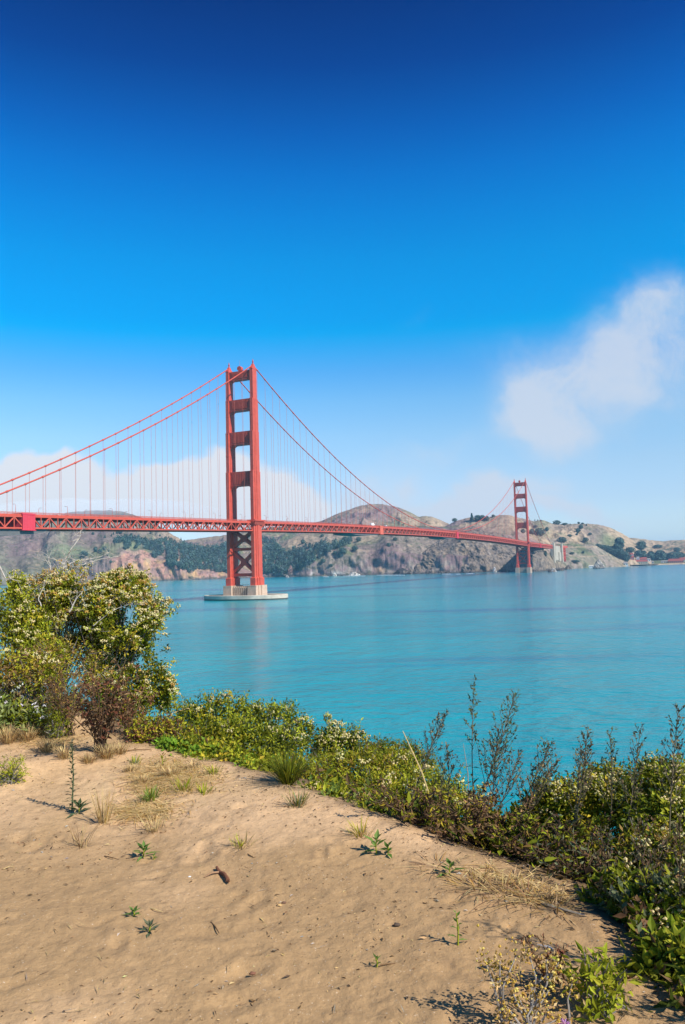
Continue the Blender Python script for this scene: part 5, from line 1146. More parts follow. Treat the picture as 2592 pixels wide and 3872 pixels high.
# dry grass
gd = 'dry straw grass tufts around the dead weeds'
for x, y, n, L, txt in ((20, 1700, 170, .30, 'pale dry grass tuft at the left edge below the broad leaved clump'), (65, 1695, 150, .26, 'pale dry grass tuft below the yellow leaf weed'), (110, 1720, 140, .20, 'pale dry grass tuft on the slope left of the dead weeds'), (150, 1735, 120, .18, 'low dry grass tuft left of the foot of the dead weeds'), (245, 1735, 160, .22, 'straw tuft right at the foot of the dead weeds'), (275, 1725, 90, .18, 'straw tuft just right of the foot of the dead weeds'), (205, 1745, 120, .14, 'low straw tuft in front of the foot of the dead weeds'), (40, 1600, 200, .34, 'tall tan grass behind the white yarrow'), (130, 1610, 180, .32, 'tall tan grass between yarrow and the dead weeds'), (95, 1640, 150, .25, 'tan grass tuft among the broad leaved clump'),
                       (390, 1775, 90, .12, 'small straw tuft on the bare sand below the vines'), (330, 1790, 80, .10, 'short straw tuft beside the bright green grass'), (440, 1760, 60, .12, 'thin upright straw right of the dead weeds'), (300, 1765, 90, .10, 'short straw tuft on the sand nearest the dead weeds')):
    tuft('dry_grass', txt, 'grass tuft', gnd(ground_at(x, y)), int(n * 1.2), L * .62, .9, (STRAW, STRAW * .8, STRAW * 1.15, BROWN * 1.6), W=0.0022, group=gd, M=M_DRY)
tuft('dry_grass', 'upright golden dry tuft alone on the sand below the dark green rosette', 'grass tuft', gnd(ground_at(236, 1885)), 60, .24, .38, (STRAW, STRAW * .8, OCHRE), W=0.0020, M=M_DRY)
tuft('dry_grass', 'sparse splayed brown tuft on the sand left of the small green sprout', 'grass tuft', gnd(ground_at(185, 1938)), 26, .16, .8, (STRAW * .8, BROWN * 1.5), W=0.0020, M=M_DRY)
tuft('dry_grass', 'flattened golden tuft on the sand above the wooden stick', 'grass tuft', gnd(ground_at(355, 1905)), 60, .12, 1.1, (STRAW, STRAW * .75), W=0.0020, M=M_DRY)
def straw_mat():
    mb = MB(); n = 6200; k = rng.choice(8, n, p=[.19, .19, .19, .19, .19, .02, .015, .015])
    c = np.array([(390, 1775), (345, 1800), (430, 1800), (110, 1705), (330, 1860), (1110, 2025), (1190, 2050), (1265, 2078)])[k]; w = np.array([(75, 26), (65, 30), (70, 26), (70, 20), (70, 20), (60, 16), (60, 18), (50, 16)])[k]
    q = c + rng.normal(0, .55, (n, 2)) * w; P = []
    for x, y in q:
        r = ray(x, y); t = 1.55 / -r[2]; P.append((r[0] * t, r[1] * t))
    P = np.array(P); s = edge_dist(P[:, 0], P[:, 1]); P = P[s < .12]; n = len(P); z = gz0(P[:, 0], P[:, 1]) + gfine(P[:, 0], P[:, 1])
    a = rng.uniform(0, 2 * math.pi, n); ax = np.stack([np.cos(a), np.sin(a), rng.uniform(-.02, .14, n)], 1)
    mb.leaves(np.stack([P[:, 0], P[:, 1], z + rng.uniform(.002, .008, n)], 1), ax, np.tile((0, 0, 1.), (n, 1)), rng.uniform(.05, .17, n), .0042, pal(n, (STRAW * 1.2, STRAW * 1.35, STRAW, OCHRE * 1.2), None, .2), fold=.04)
    label(mb.build('straw_litter', M_DRY), 'flattened dry straw lying in patches on the sand', kind='stuff')
straw_mat()

# ---------------------------------------------------------------- green mat along the lip of the bluff
gg = 'green shrubs along the lip of the bluff'
def mound(txt, pts, cols, w, n, base, fl=.0, L=.036, Wd=.016, name='bluff_shrub', seed=20, per=11, gap=-.42, fcols=(CREAM,), stems=30, frad=.01):
    lb = [lob(*p) for p in pts]; b = np.mean([q[0] for q in lb], 0)
    return shrub(name, txt, 'shrub', lb, gnd(b, -.05), n, per, L, Wd, cols, w, flower=fl, fcols=fcols, frad=frad, fper=8, stems=stems, gap=gap, seed=seed, group=None, fill=.12, clr=.04)
mound('dense bright green shrub right of the flowering shrub with a flat top', [(470, 1650, 7.5, 66, 48), (520, 1640, 7.5, 58, 44), (430, 1665, 7.4, 50, 40), (480, 1700, 7.0, 70, 36), (540, 1690, 7.0, 50, 36)], (G_MID, G_LITE, G_DARK, G_YEL), (4, 3, 2.5, 1), 900, (490, 1735, 7.0), .012, seed=21)
mound('green shrub tipped with pale flower heads in the middle of the lip', [(590, 1665, 7.6, 55, 48), (640, 1665, 7.5, 55, 50), (680, 1680, 7.3, 34, 40), (600, 1710, 7.0, 62, 40), (650, 1715, 6.8, 50, 40)], (G_MID, G_LITE, G_DARK, G_GREY), (4, 3, 2, 1), 900, (620, 1760, 6.8), .02, seed=22)
mound('low leafy mat of mixed green under the flat topped shrub', [(440, 1725, 6.75, 46, 26), (520, 1750, 6.5, 60, 28), (590, 1765, 6.2, 56, 26), (480, 1740, 6.5, 50, 24)], (G_LITE, G_MID, np.array((.22, .33, .03)), G_YEL), (3, 3, 2, 1), 560, (520, 1775, 6.3), .0, seed=23, L=.042, Wd=.022)
mound('reddish green vine tangle at the top of the bare sand', [(350, 1670, 7.2, 46, 26), (400, 1685, 7.1, 46, 26), (330, 1690, 7.1, 36, 18), (420, 1705, 6.9, 40, 20)], (BROWN * 1.3, RED, G_YEL, G_LITE, G_MID), (2.5, 1.6, 1.6, 2, 1.4), 520, (370, 1715, 7.0), .0, seed=24, stems=120, name='vine_tangle')
mound('vivid green low leaves at the edge of the sand under the vines', [(405, 1715, 6.75, 26, 12), (440, 1735, 6.55, 26, 12), (380, 1706, 6.85, 18, 8)], (np.array((.20, .36, .03)), np.array((.26, .40, .04))), (1, 1), 150, (415, 1725, 6.7), .0, seed=25, L=.05, Wd=.03)
mound('shrub with white flower heads standing highest over the lip against the water', [(770, 1700, 7.2, 40, 34), (805, 1700, 7.2, 26, 32), (745, 1715, 7.1, 30, 28)], (G_MID, G_DARK, G_LITE, G_GREY), (3, 2, 2, 1), 330, (775, 1740, 7.0), .10, seed=26, frad=.009)
mound('yellow green heathy shrub sloping down right of the middle of the lip', [(760, 1775, 6.4, 66, 40), (830, 1765, 6.5, 66, 44), (900, 1775, 6.4, 62, 48), (700, 1780, 6.2, 46, 36), (860, 1810, 5.9, 66, 36)], (G_YEL * .9, G_LITE, G_MID, OCHRE * .7, G_DARK), (3, 4, 3, 1, 1), 1400, (810, 1835, 5.8), .012, seed=27, L=.03, Wd=.012)
mound('darker olive shrub at the brow against the water', [(900, 1730, 7.0, 62, 26), (950, 1750, 6.8, 40, 28), (850, 1720, 7.1, 40, 20)], (G_MID * .9, G_DARK * 1.3, OCHRE * .5, G_YEL * .7), (3, 2, 1, 1), 520, (900, 1775, 6.7), .0, seed=28, L=.03, Wd=.012)
mound('yellow green shrub falling away to the stalks at the right', [(1060, 1850, 5.5, 46, 32), (960, 1800, 6.1, 60, 40), (1020, 1825, 5.9, 50, 36), (940, 1840, 5.5, 62, 34), (1000, 1855, 5.3, 50, 30)], (G_YEL * .8, G_LITE, G_MID, G_DARK), (3, 3, 3, 1.5), 900, (970, 1880, 5.3), .02, seed=29, L=.03, Wd=.012)
mound('broad leaved bright green mat along the sand edge at centre', [(720, 1825, 5.55, 42, 20), (800, 1850, 5.25, 50, 22), (870, 1868, 5.0, 46, 22), (760, 1840, 5.4, 40, 18)], (np.array((.20, .27, .05)), G_LITE, G_YEL, STRAW * .6), (3, 3, 1, .8), 420, (800, 1865, 5.15), .01, seed=30, L=.045, Wd=.024)
weed('flower_stalk', 'single pale flower stalk rising over the lip against the water', 'plant', gnd(D(735, 1720, 6.9)), D(752, 1640, 6.9), 8, (CREAM, CREAM * .8, G_LITE), G_MID, leafL=.03, side=.05, start=.82, dens=12)
tuft('grass_tuft', 'long bladed dark green grass tuft hanging over the sand edge at centre', 'grass tuft', gnd(ground_at(660, 1792)), 420, .25, 1.05, (G_MID * .8, G_DARK, G_LITE * .7, G_DARK * .8), W=.0022)
tuft('grass_tuft', 'grey green grass tuft on the bare sand below the long bladed tuft', 'grass tuft', gnd(ground_at(680, 1845)), 80, 0.112, .9, (G_GREY * 1.5, G_MID, STRAW * .8), W=0.0030)
tuft('grass_tuft', 'bright green grass rosette in the middle of the straw on the sand', 'grass tuft', gnd(ground_at(345, 1832)), 60, 0.105, .8, (np.array((.20, .30, .05)), np.array((.28, .36, .08)), G_MID), W=0.0045)
tuft('grass_tuft', 'green grass tuft right of the bright rosette on the straw', 'grass tuft', gnd(ground_at(420, 1812)), 46, 0.098, .9, (G_LITE, G_MID, STRAW), W=0.0030)
tuft('grass_tuft', 'small spiky green tuft right of the straw on the sand', 'grass tuft', gnd(ground_at(465, 1816)), 26, 0.075, .9, (G_MID * 1.3, G_LITE), W=0.0040)
tuft('grass_tuft', 'tiny green tuft on the sand below the vine tangle', 'grass tuft', gnd(ground_at(490, 1772)), 34, 0.075, .9, (G_LITE, G_MID), W=0.0035)
tuft('grass_tuft', 'tiny green tuft on the sand left of centre under the dead weeds', 'grass tuft', gnd(ground_at(310, 1748)), 30, 0.075, .9, (G_LITE, G_GREY * 1.4), W=0.0035)
tuft('grass_tuft', 'small green and straw tuft in the middle of the sand above the wooden stick', 'grass tuft', gnd(ground_at(552, 1937)), 44, 0.075, 1.0, (G_LITE, STRAW, STRAW * .8), W=0.0025)
tuft('grass_tuft', 'pale green and straw tuft on the sand near the right hand plants', 'grass tuft', gnd(ground_at(826, 1912)), 60, 0.090, 1.0, (G_LITE, STRAW, G_YEL), W=0.0025)
sg = (np.array((.12, .22, .04)), np.array((.17, .28, .06)), np.array((.08, .15, .03)))
sprout('sprout', 'two part green sprout on the sand left of the wooden stick', 'seedling', gnd(ground_at(330, 1962)), 13, .075, .02, sg, .05)
sprout('sprout', 'small green sprout on the lower left sand, upper of two', 'seedling', gnd(ground_at(306, 2098)), 10, .05, .014, sg, .025)
sprout('sprout', 'grey green sprout on the lower left sand, lower of two', 'seedling', gnd(ground_at(343, 2136)), 11, .06, .016, (np.array((.11, .14, .07)), np.array((.15, .17, .10))), .03)
sprout('sprout', 'dark green seedling at the sand edge beside the brown thicket, left one', 'seedling', gnd(ground_at(862, 1952)), 10, .09, .03, sg, .07)
sprout('sprout', 'green seedling at the sand edge beside the brown thicket, right one', 'seedling', gnd(ground_at(888, 1955)), 7, .06, .022, sg, .04)
sprout('sprout', 'green seedling at the front edge of the brown thicket', 'seedling', gnd(ground_at(1030, 2002)), 9, .07, .025, sg, .05)
sprout('sprout', 'tiny green sprout in the lower middle of the sand', 'seedling', gnd(ground_at(862, 2212)), 8, .035, .009, sg, .03)
sprout('sprout', 'tall thin seedling with two leafy tips on the sand at lower right', 'seedling', gnd(ground_at(1048, 2162)), 10, .04, .014, sg, .12)
sprout('sprout', 'dry brown seedling on the sand just below the tiny green tuft', 'seedling', gnd(ground_at(372, 1752)), 9, .06, .016, (BROWN * 1.8, G_MID), .08)
sprout('sprout', 'little green sprout beside the two part green sprout', 'seedling', gnd(ground_at(352, 1966)), 6, .035, .012, sg, .02)

# ---------------------------------------------------------------- stalks and thicket at the right
ga = 'tall weed stalks against the water'
wc = (np.array((.16, .145, .07)), np.array((.12, .115, .06)), np.array((.25, .19, .09)), DKBROWN * 1.8)
wg = (np.array((.12, .15, .055)), np.array((.16, .17, .07)), np.array((.09, .10, .05)))
ws = np.array((.15, .12, .075))
for bx, by, tx, ty, Y, ns, col, sd, stt, txt in (
        (1060, 1905, 1178, 1588, 4.9, 44, wg, .15, .35, 'tallest dark stalk leaning right with a dense seed head'),
        (1120, 1895, 1140, 1670, 4.9, 26, wc, .12, .4, 'bushy stalk close beside the tallest leaning one'),
        (930, 1890, 1018, 1634, 5.1, 30, wc, .10, .45, 'leaning brown stalk at the left end of the row'),
        (1010, 1890, 1022, 1712, 5.2, 16, wc, .10, .5, 'short dark stalk just right of the left end of the row'),
        (1090, 1900, 1085, 1560, 5.0, 14, wg, .05, .55, 'thinnest tallest wiry stalk standing bare against the water'),
        (1100, 1895, 1188, 1725, 4.8, 22, wc, .12, .4, 'spreading stalk right of the tallest leaning one'),
        (1150, 1900, 1262, 1700, 4.8, 24, wc, .11, .4, 'stalk with two drooping heads in the middle of the row'),
        (1140, 1905, 1275, 1740, 4.7, 26, wc, .12, .35, 'low stalk leaning far to the right in the middle of the row'),
        (1240, 1905, 1244, 1700, 4.8, 20, wg, .09, .45, 'upright stalk with yellowish tip in the middle of the row'),
        (1300, 1960, 1345, 1672, 4.3, 26, wc, .10, .5, 'thick reddish tipped stalk right of the middle of the row'),
        (1290, 1930, 1330, 1720, 4.6, 20, wc, .10, .45, 'small stalk behind the thick reddish tipped one'),
        (1375, 1960, 1396, 1680, 4.4, 22, wg, .08, .45, 'slender green stalk with a pointed head'),
        (1410, 1960, 1465, 1668, 4.3, 24, wc, .09, .45, 'feathery leaning stalk second from the right'),
        (1530, 2040, 1553, 1622, 3.9, 28, wc, .10, .5, 'dark branching stalk at the right edge of the photo'),
        (1010, 1860, 1016, 1750, 5.6, 14, wg, .06, .4, 'pale green short stalk behind the left end of the row')):
    b = gnd(D(bx, by, Y)); t = D(tx, ty, Y + .05)
    weed('weed_stalk', txt, 'weed', b, t, ns, col, ws, side=sd * 1.1, start=stt, group=None, extra=20, leafL=.022, dens=13, rad=.0050)
def dry_stick(txt, x0, y0, x1, y1, Y, r=.0055, col=STRAW * 1.1):
    b, t = D(x0, y0, Y), D(x1, y1, Y); e = MB(); v = t - b; e.tube([v * 0, v * .5 + (0.01, 0, .02), v], [r, r * .8, r * .4], 5, col=col); o = e.build('dry_stem', M_STEM); o.location = b; label(o, txt, 'dry stem', None)
dry_stick('pale bare dry stem leaning left at the left end of the stalks', 1000, 1870, 922, 1672, 5.0)
dry_stick('pale dry stem crossing low in the brown thicket', 1070, 1940, 1020, 1850, 4.8)
dry_stick('curved pale dry stem hooked at its tip by the wiry stalk', 1075, 1850, 1060, 1700, 5.2, .004, GREYW)
dead_shrub('brown_thicket', 'dark brown dead thicket at the left foot of the tall stalks', 'thicket', gnd(D(960, 1935, 4.75)), 24, .22, .40, 16, (DKBROWN * 1.3, BROWN, BROWN * 1.4, G_MID, G_YEL * .7), DKBROWN * 1.2, .034)
dead_shrub('brown_thicket', 'dark brown dead thicket under the tallest stalk', 'thicket', gnd(D(1080, 1960, 4.55)), 34, .27, .42, 22, (DKBROWN * 1.3, BROWN, BROWN * 1.4, BROWN * 1.9, G_YEL * .7), DKBROWN * 1.2, .034)
dead_shrub('brown_thicket', 'brown and green dead thicket right of the tallest stalk', 'thicket', gnd(D(1200, 1990, 4.3)), 22, .24, .40, 16, (DKBROWN, BROWN, G_MID, OCHRE * .5, G_DARK), DKBROWN * 1.2, .032)
dead_shrub('brown_thicket', 'brown thicket at the front of the right hand bushes', 'thicket', gnd(D(1340, 2060, 3.95)), 22, .22, .36, 14, (DKBROWN, BROWN, G_MID, G_GREY), DKBROWN * 1.2, .032)
mound('leafy green undergrowth mixed through the brown thicket', [(950, 1905, 4.95, 46, 28), (1030, 1920, 4.8, 50, 34), (1110, 1920, 4.7, 56, 44), (1190, 1940, 4.5, 56, 44)], (G_MID, G_LITE, G_DARK, BROWN * 1.3, OCHRE * .8), (3, 2, 1.4, 2, 1.4), 620, (1070, 1975, 4.5), .0, seed=40, L=.045, Wd=.022, gap=-.3)
mound('flowering bush with cream heads at the right end below the stalks', [(1280, 1860, 4.9, 66, 52), (1350, 1850, 4.8, 60, 56), (1220, 1890, 4.9, 46, 44), (1390, 1810, 4.9, 50, 44)], (G_MID, G_LITE, G_DARK, G_YEL), (4, 4, 1.6, 2), 1100, (1310, 1930, 4.7), .07, seed=41, frad=.008, L=.034, Wd=.016)
mound('dense dark green bush with cream flower heads at the right edge', [(1500, 1810, 4.7, 60, 55), (1560, 1820, 4.5, 56, 60), (1450, 1850, 4.6, 46, 46), (1540, 1880, 4.3, 70, 56)], (G_MID, G_DARK, G_LITE, G_YEL * .8), (4, 2.6, 2.2, .8), 1000, (1510, 1960, 4.3), .06, seed=42, frad=.008, L=.034, Wd=.016)
mound('tangled olive undergrowth filling the right side below the dark green bush', [(1400, 1940, 4.3, 76, 60), (1480, 1980, 4.0, 80, 66), (1330, 1980, 4.2, 66, 56), (1560, 2010, 3.8, 66, 70)], (G_MID, G_DARK * 1.3, G_YEL * .8, BROWN * 1.3, OCHRE * .8, G_LITE), (4, 2, 2, 2, 1, 1.5), 1300, (1440, 2060, 3.9), .02, seed=43, L=.036, Wd=.015, gap=-.36)
mound('dark leafy plants at the lower right corner edge of the sand', [(1430, 2090, 3.5, 66, 62), (1500, 2140, 3.3, 72, 70), (1560, 2120, 3.3, 66, 80), (1470, 2200, 3.1, 50, 50)], (G_DARK * 1.4, G_MID, G_GREY, G_LITE, BROWN * 1.3), (2, 4, 1.6, 1.6, 1.4), 1150, (1500, 2230, 3.15), .02, seed=44, L=.05, Wd=.024, gap=-.3)
mound('broad leaved weeds in the bottom right corner', [(1550, 2250, 2.95, 66, 66), (1500, 2290, 2.85, 46, 40), (1570, 2320, 2.75, 60, 50), (1440, 2300, 2.85, 26, 26)], (G_MID, G_LITE, G_DARK, BROWN), (4, 2, 2, .8), 520, (1530, 2320, 2.85), .0, seed=45, L=.06, Wd=.03, gap=-.25)
for bx, by, tx, ty, Y, txt in ((1420, 2130, 1375, 1900, 3.6, 'thin dark stem rising through the right hand undergrowth, left one'), (1500, 2200, 1460, 1880, 3.3, 'thin dark stem rising through the right hand undergrowth, middle one'), (1560, 2200, 1556, 1860, 3.2, 'thin dark stem rising through the undergrowth at the right edge'), (1460, 2120, 1520, 1930, 3.5, 'thin dark stem leaning right in the right hand undergrowth')):
    weed('dark_stem', txt, 'weed', gnd(D(bx, by, Y)), D(tx, ty, Y), 16, wc, DKBROWN * 1.4, side=.08, start=.3, dens=8, extra=16)
for X_, Y_, H_, txt in ((1.34, 2.72, .85, 'tall seeding weed just outside the right edge of the photo, nearest the dark leafy plants'), (1.42, 2.55, .95, 'tall seeding weed just outside the right edge, second from the front'), (1.36, 2.38, .75, 'tall seeding weed just outside the right edge, at the bottom corner'), (1.62, 2.86, 1.0, 'tallest seeding weed outside the right edge beyond the sand')):
    b = gnd((X_, Y_)); weed('weed_stalk', txt, 'weed', b, b + (rng.uniform(-.08, .08), rng.uniform(-.05, .1), H_), 26, wc, ws, side=.13, start=.3, dens=12, extra=20)
# rust straw along the sand edge at the right
gs = 'rusty straw tufts at the foot of the right hand plants'
for x, y, n, L, txt in ((1090, 2030, 110, .15, 'rusty straw tuft in front of the brown thicket'), (1150, 2045, 120, .16, 'rusty straw tuft right of the front of the brown thicket'), (1210, 2060, 120, .16, 'rusty straw tuft in the middle of the right hand sand edge'), (1270, 2080, 90, .14, 'rusty straw tuft nearest the dark leafy plants'), (1000, 1985, 60, .12, 'rusty straw tuft at the left end of the brown thicket')):
    tuft('dry_grass', txt, 'grass tuft', gnd(ground_at(x, y)), int(n * .5), L * .45, 2.6, (STRAW * .85, BROWN * 1.8, OCHRE * .8), W=0.0025, group=gs, M=M_DRY)

# yellow dried herbs in the foreground
def herb(txt, base, H, tips, seed):
    e = empty('yellow_herb', base); label(e, txt, 'herb'); s_ = MB(); F = MB()
    for dx, dy, h in tips:
        t = np.array((dx, dy, h)); m_ = t * .5 + np.array((rng.normal(0, .015), rng.normal(0, .015), h * .1)); s_.tube([(0, 0, 0), m_, t], [.0045, .0035, .002], 5, col=GREYW * .9)
        n = 20; c = np.clip(pal(n, (np.array((.55, .37, .06)), np.array((.46, .29, .05)), np.array((.62, .47, .12)), OCHRE * .6)), 0, .9)
        P = t + rng.normal(0, 1, (n, 3)) * np.array((.013, .013, .024)); F.puffs(P, rng.uniform(.003, .0065, n), c)
        A = rng.normal(0, 1, (14, 3)); F.leaves(t + rng.normal(0, .02, (14, 3)) - (0, 0, .02), A, rng.normal(0, 1, (14, 3)), .022, .008, pal(14, (OCHRE, STRAW)))
    s_.build('stems', M_STEM, e); F.build('flower_heads', M_DRY, e)
herb('yellow dried flower sprig on a pale stem at lower right of the sand, left one', gnd(ground_at(1150, 2340)), .2, [(-.03, 0, .17), (-.05, .01, .20), (.0, .0, .19), (.03, .0, .16), (.06, .02, .20), (-.01, .01, .13)], 1)
herb('yellow dried flower sprig with an arching head beside the left one', gnd(ground_at(1215, 2330)), .18, [(.0, 0, .21), (.06, .0, .18), (.10, .0, .17), (.085, .01, .14)], 2)
herb('dense clump of yellow dried flowers at the bottom edge', gnd(ground_at(1215, 2375)), .1, [(-.07, 0, .09), (-.03, .02, .11), (.0, 0, .08), (.03, .01, .11), (.06, 0, .08), (-.05, .03, .13), (.02, .03, .13), (.07, .02, .13), (-.09, .01, .05), (.09, .0, .05)], 3)
herb('single yellow dried flower on a bare stem right of the clump', gnd(ground_at(1305, 2345)), .1, [(.012, .0, .12)], 4)
def clover():
    p = gnd(ground_at(1290, 2385)); e = empty('pink_clover', p); label(e, 'single pink clover flower at the bottom edge', 'flower'); s_ = MB(); s_.tube([(0, 0, 0), (0.005, 0, .05)], [.003, .002], 5, col=G_MID); s_.build('stem', M_STEM, e)
    f = MB(); n = 60; d = unit(rng.normal(0, 1, (n, 3))); f.leaves(np.array((0.005, 0, .05)) + d * .004, d, rng.normal(0, 1, (n, 3)), .016, .006, pal(n, (np.array((.55, .22, .5)), np.array((.65, .35, .62))))); f.build('petals', M_LEAF, e)
clover()
shrub('leafy_weed', 'green leafy weed at the bottom between the yellow herbs and the corner weeds', 'weed', [(gnd(ground_at(1370, 2310)) + (0, 0, .06), (.09, .08, .08))], gnd(ground_at(1370, 2318)), 60, 6, .045, .014, (G_MID * 1.2, G_LITE), stems=16, seed=50, gap=-2, clr=.03)
dead_shrub('dead_weed', 'small reddish brown dead weed behind the yellow herbs', 'weed', gnd(ground_at(1260, 2255)), 9, .16, .10, 6, (BROWN * 1.4, RED), BROWN, .02)

# ---------------------------------------------------------------- bits lying on the sand
def wood_stick():
    a, b = ground_at(497, 1990), ground_at(522, 2020); e = empty('wooden_stick', (a + b) / 2); label(e, 'short thick reddish brown stick with a forked twig lying on the sand', 'stick'); v = (b - a) / 2; v[2] = 0
    u = np.linspace(-1, 1, 10); P = u[:, None] * v + np.array((0, 0, .012)) + np.stack([.004 * np.sin(u * 3), .003 * np.cos(u * 4), .003 * np.sin(u * 5)], 1)
    m_ = MB(); m_.tube(P, .0088 + .0008 * np.sin(u * 9) + .001 * u, 8, col=np.array((.20, .085, .045))); 
    for k in range(5): m_.tube([P[-1] + rng.normal(0, .004, 3), P[-1] + unit(v) * rng.uniform(.015, .04) + rng.normal(0, .004, 3)], [.005, .001], 4, col=np.array((.26, .12, .06)))
    m_.build('wood', M_STEM, e)
    t = MB(); q = P[3]; w = ground_at(468, 2009) - (a + b) / 2; t.tube([q, q * .5 + w * .5 + (0, 0, .012), w + (0, 0, .006)], [.006, .0045, .003], 6, col=np.array((.34, .20, .11))); t.build('twig', M_STEM, e)
wood_stick()
def twig(txt, x0, y0, x1, y1, r=.0035, col=BROWN):
    a, b = ground_at(x0, y0), ground_at(x1, y1); mb = MB(); m_ = (b - a) * .5 + rng.normal(0, .006, 3); m_[2] = abs(m_[2]) * .2 + .006; mb.tube([(0, 0, .003), m_, b - a + (0, 0, .004)], [r, r * .9, r * .5], 5, col=col); o = mb.build('twig', M_STEM); o.location = a; label(o, txt, 'twig')
twig('thin curved dark twig on the sand below the wooden stick', 483, 2112, 502, 2140)
twig('short dark twig on the sand above right of the wooden stick', 565, 1955, 580, 1964)
twig('pale straight twig on the lower left sand beside the sprouts', 345, 2080, 372, 2088, .0035, STRAW)
twig('short reddish twig on the sand near the tiny sprout in the lower middle', 870, 2210, 905, 2208, .003, BROWN * 1.4)
twig('white bleached twig on the sand in front of the right hand plants', 1230, 2168, 1275, 2184, .006, GREYW * 1.9)
twig('long runner lying on the sand below the vine tangle', 268, 1722, 350, 1716, .005, BROWN * 1.3)
twig('pale fallen stem at the edge of the dark leafy plants', 1240, 2070, 1340, 2100, .006, GREYW * 1.4)
twig('brown twig near the left edge of the lower sand', 8, 1990, 32, 1986, .003, STRAW * .8)
twig('dark twig on the sand under the tall grey green stalk', 240, 1960, 272, 1968, .003, BROWN)
def pebble(txt, x, y, r, col):
    p = ground_at(x, y); V, F = [], []; nu, nv = 9, 6
    for j in range(nv + 1):
        for i in range(nu):
            a, b = 2 * math.pi * i / nu, math.pi * j / nv; k = r * (1 + .22 * math.sin(3 * a + j) * math.sin(b)); V.append((math.cos(a) * math.sin(b) * k * 1.4, math.sin(a) * math.sin(b) * k, math.cos(b) * k * .6 + r * .3))
    F = [(j * nu + i, (j + 1) * nu + i, (j + 1) * nu + (i + 1) % nu, j * nu + (i + 1) % nu) for j in range(nv) for i in range(nu)]
    mb = MB(); mb.add(V, F, col); o = mb.build('pebble', M_STEM, smooth=True); o.location = p; label(o, txt, 'pebble')
pebble('reddish brown pebble in the lower middle of the sand', 578, 2232, .009, np.array((.22, .10, .06)))
pebble('dark round pebble on the sand right of centre above the twig shadow', 908, 2118, .011, np.array((.10, .07, .05)))
pebble('small brown pebble in the middle of the lower sand', 650, 2067, .008, np.array((.16, .09, .06)))
pebble('white shell fragment on the sand left of the wooden stick', 434, 2008, .006, np.array((.75, .72, .66)))
pebble('white stone on the left sand under the sprout', 598, 2358, .006, np.array((.75, .72, .66)))
def litter():
    mb = MB(); n = 22000; P = np.stack([rng.uniform(-3.6, 1.6, n), rng.uniform(2.4, 8.2, n)], 1); s = edge_dist(P[:, 0], P[:, 1])
    dens = .10 + .5 * sstep(-.1, .45, fbm(P[:, 0] * 1.1, P[:, 1] * 1.1, 3, 301)) + 1.0 * sstep(-.55, -.02, s) + .4 * sstep(-1.2, -2.2, P[:, 0]) * sstep(4.6, 3.4, P[:, 1])
    k = (rng.uniform(0, 1, n) < dens) & (s < .5); P = P[k]; n = len(P); z = gz0(P[:, 0], P[:, 1]) + gfine(P[:, 0], P[:, 1]) + .003
    a = rng.uniform(0, 2 * math.pi, n); ax = np.stack([np.cos(a), np.sin(a), rng.uniform(-.05, .5, n)], 1); big = rng.uniform(0, 1, n) ** 3
    mb.leaves(np.stack([P[:, 0], P[:, 1], z], 1), ax, np.tile((0, 0, 1.), (n, 1)) + rng.normal(0, .4, (n, 3)), .006 + .03 * big, .003 + .008 * rng.uniform(0, 1, n) * (big + .3), pal(n, (BROWN, DKBROWN * 1.5, BROWN * 1.8, STRAW, GREYW * 1.2, CREAM), (3, 2.4, 2, 2, .8, .3)), fold=.35, bend=.3)
    m_ = 900; P = np.stack([rng.uniform(-3.4, 1.4, m_), rng.uniform(2.5, 7.6, m_)], 1); q = (edge_dist(P[:, 0], P[:, 1]) < -.05) & (fbm(P[:, 0] * .9, P[:, 1] * .9, 3, 307) > -.15); P = P[q]; m_ = len(P); a = rng.uniform(0, 2 * math.pi, m_)
    mb.leaves(np.stack([P[:, 0], P[:, 1], gz0(P[:, 0], P[:, 1]) + gfine(P[:, 0], P[:, 1]) + .004], 1), np.stack([np.cos(a), np.sin(a), rng.uniform(-.02, .35, m_)], 1), np.tile((0, 0, 1.), (m_, 1)), rng.uniform(.02, .085, m_), .0035, pal(m_, (STRAW, STRAW * .7, BROWN, DKBROWN * 1.5, GREYW)), fold=.2)
    label(mb.build('leaf_litter', M_DRY), 'scattered dead leaves and plant crumbs on the sand', kind='stuff')
litter()
# ground cover on the falling slope beyond the lip
def cover():
    mb = MB(); n = 90000; P = np.stack([rng.uniform(-9, 9, n), rng.uniform(-4, 20, n)], 1); s = edge_dist(P[:, 0], P[:, 1]); k = (s > .12) & (s < 9); P = P[k]; s = s[k]; n = len(P); z = gz0(P[:, 0], P[:, 1])
    A = rng.normal(0, 1, (n, 3)); A[:, 2] = abs(A[:, 2]) * .7
    mb.leaves(np.stack([P[:, 0], P[:, 1], z + rng.uniform(0, .10, n)], 1), A, rng.normal(0, .5, (n, 3)) + (0, 0, 1), rng.uniform(.05, .12, n), rng.uniform(.018, .035, n), pal(n, (G_MID, G_DARK, G_YEL * .7, BROWN, OCHRE * .5), (3, 2, 1, 2, 1)), bend=.2)
    label(mb.build('ground_cover', M_LEAF), 'low mixed ground cover on the slope below the lip', kind='stuff')
cover()

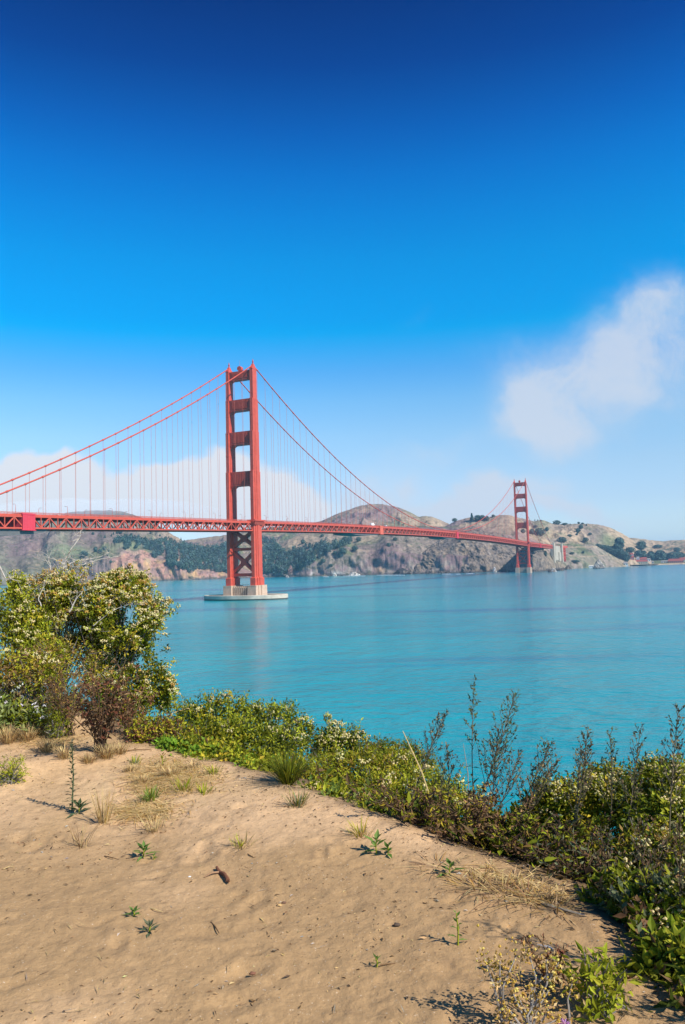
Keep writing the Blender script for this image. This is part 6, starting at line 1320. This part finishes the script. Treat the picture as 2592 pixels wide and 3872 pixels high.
src = [o for o in COL.objects if o.parent is None and o.name.startswith('bluff_shrub')]
for i, (x, y, rz) in enumerate(((2.2, 2.2, .5), (2.9, 3.4, 2.1), (2.5, .8, 3.3), (3.6, 1.6, 4.4), (3.4, 4.8, 1.2), (2.3, -.6, 5.2), (4.3, 3.0, .2))):
    o = copy_tree(src[(i * 3 + 1) % len(src)]); o.location = gnd((x, y), -.05); o.rotation_euler = (0, 0, rz)
    label(o, 'leafy green shrub on the slope just beyond the right edge of the photo', 'shrub', 'shrubs on the slope beyond the right edge')

# ---------------------------------------------------------------- the air
def haze():
    M = bpy.data.materials.new('air'); M.use_nodes = True; T = M.node_tree
    for n in list(T.nodes):
        if n.type == 'BSDF_PRINCIPLED': T.nodes.remove(n)
    v = T.nodes.new('ShaderNodeVolumePrincipled'); v.inputs['Color'].default_value = (.42, .72, 1.0, 1); v.inputs['Density'].default_value = 0.000048; v.inputs['Anisotropy'].default_value = 0.0
    T.links.new(v.outputs[0], T.nodes['Material Output'].inputs['Volume'])
    mb = MB(); mb.box2(-17000, 17000, -17000, 17000, -4.5, 312); o = mb.build('haze', M)
    label(o, 'thin pale sea haze over the bay', kind='stuff')
haze()
def fog():
    M = bpy.data.materials.new('fog'); M.use_nodes = True; T = M.node_tree
    for n in list(T.nodes):
        if n.type == 'BSDF_PRINCIPLED': T.nodes.remove(n)
    v = T.nodes.new('ShaderNodeVolumePrincipled'); v.inputs['Color'].default_value = (.97, .98, 1, 1); v.inputs['Density'].default_value = 0.0018; v.inputs['Anisotropy'].default_value = -0.45
    T.links.new(v.outputs[0], T.nodes['Material Output'].inputs['Volume'])
    a = ray(235, 1170); hyp = math.hypot(a[0], a[1]); R = 3280; c = np.array((a[0] / hyp * R, a[1] / hyp * R, EYE + a[2] / hyp * R + 6))
    ux = unit(np.array((a[1], -a[0], 0))); uy = unit(np.array((a[0], a[1], 0))); nu, nv = 64, 24; V = []
    for j in range(nv + 1):
        b = math.pi * j / nv
        for i in range(nu):
            t = 2 * math.pi * i / nu; d = (math.cos(t) * math.sin(b), math.sin(t) * math.sin(b), math.cos(b)); k = 1 + .28 * float(fbm(d[0] * 3 + 5, d[2] * 2.2 + d[1], 4, 411))
            V.append(c + ux * d[0] * 430 * k + uy * d[1] * 240 * k + np.array((0, 0, d[2] * 44 * k)))
    mb = MB(); mb.add(np.array(V), [(j * nu + i, (j + 1) * nu + i, (j + 1) * nu + (i + 1) % nu, j * nu + (i + 1) % nu) for j in range(nv) for i in range(nu)])
    label(mb.build('fog_bank', M, smooth=True), 'grey fog lying over the hilltop behind the left span', kind='stuff')
fog()
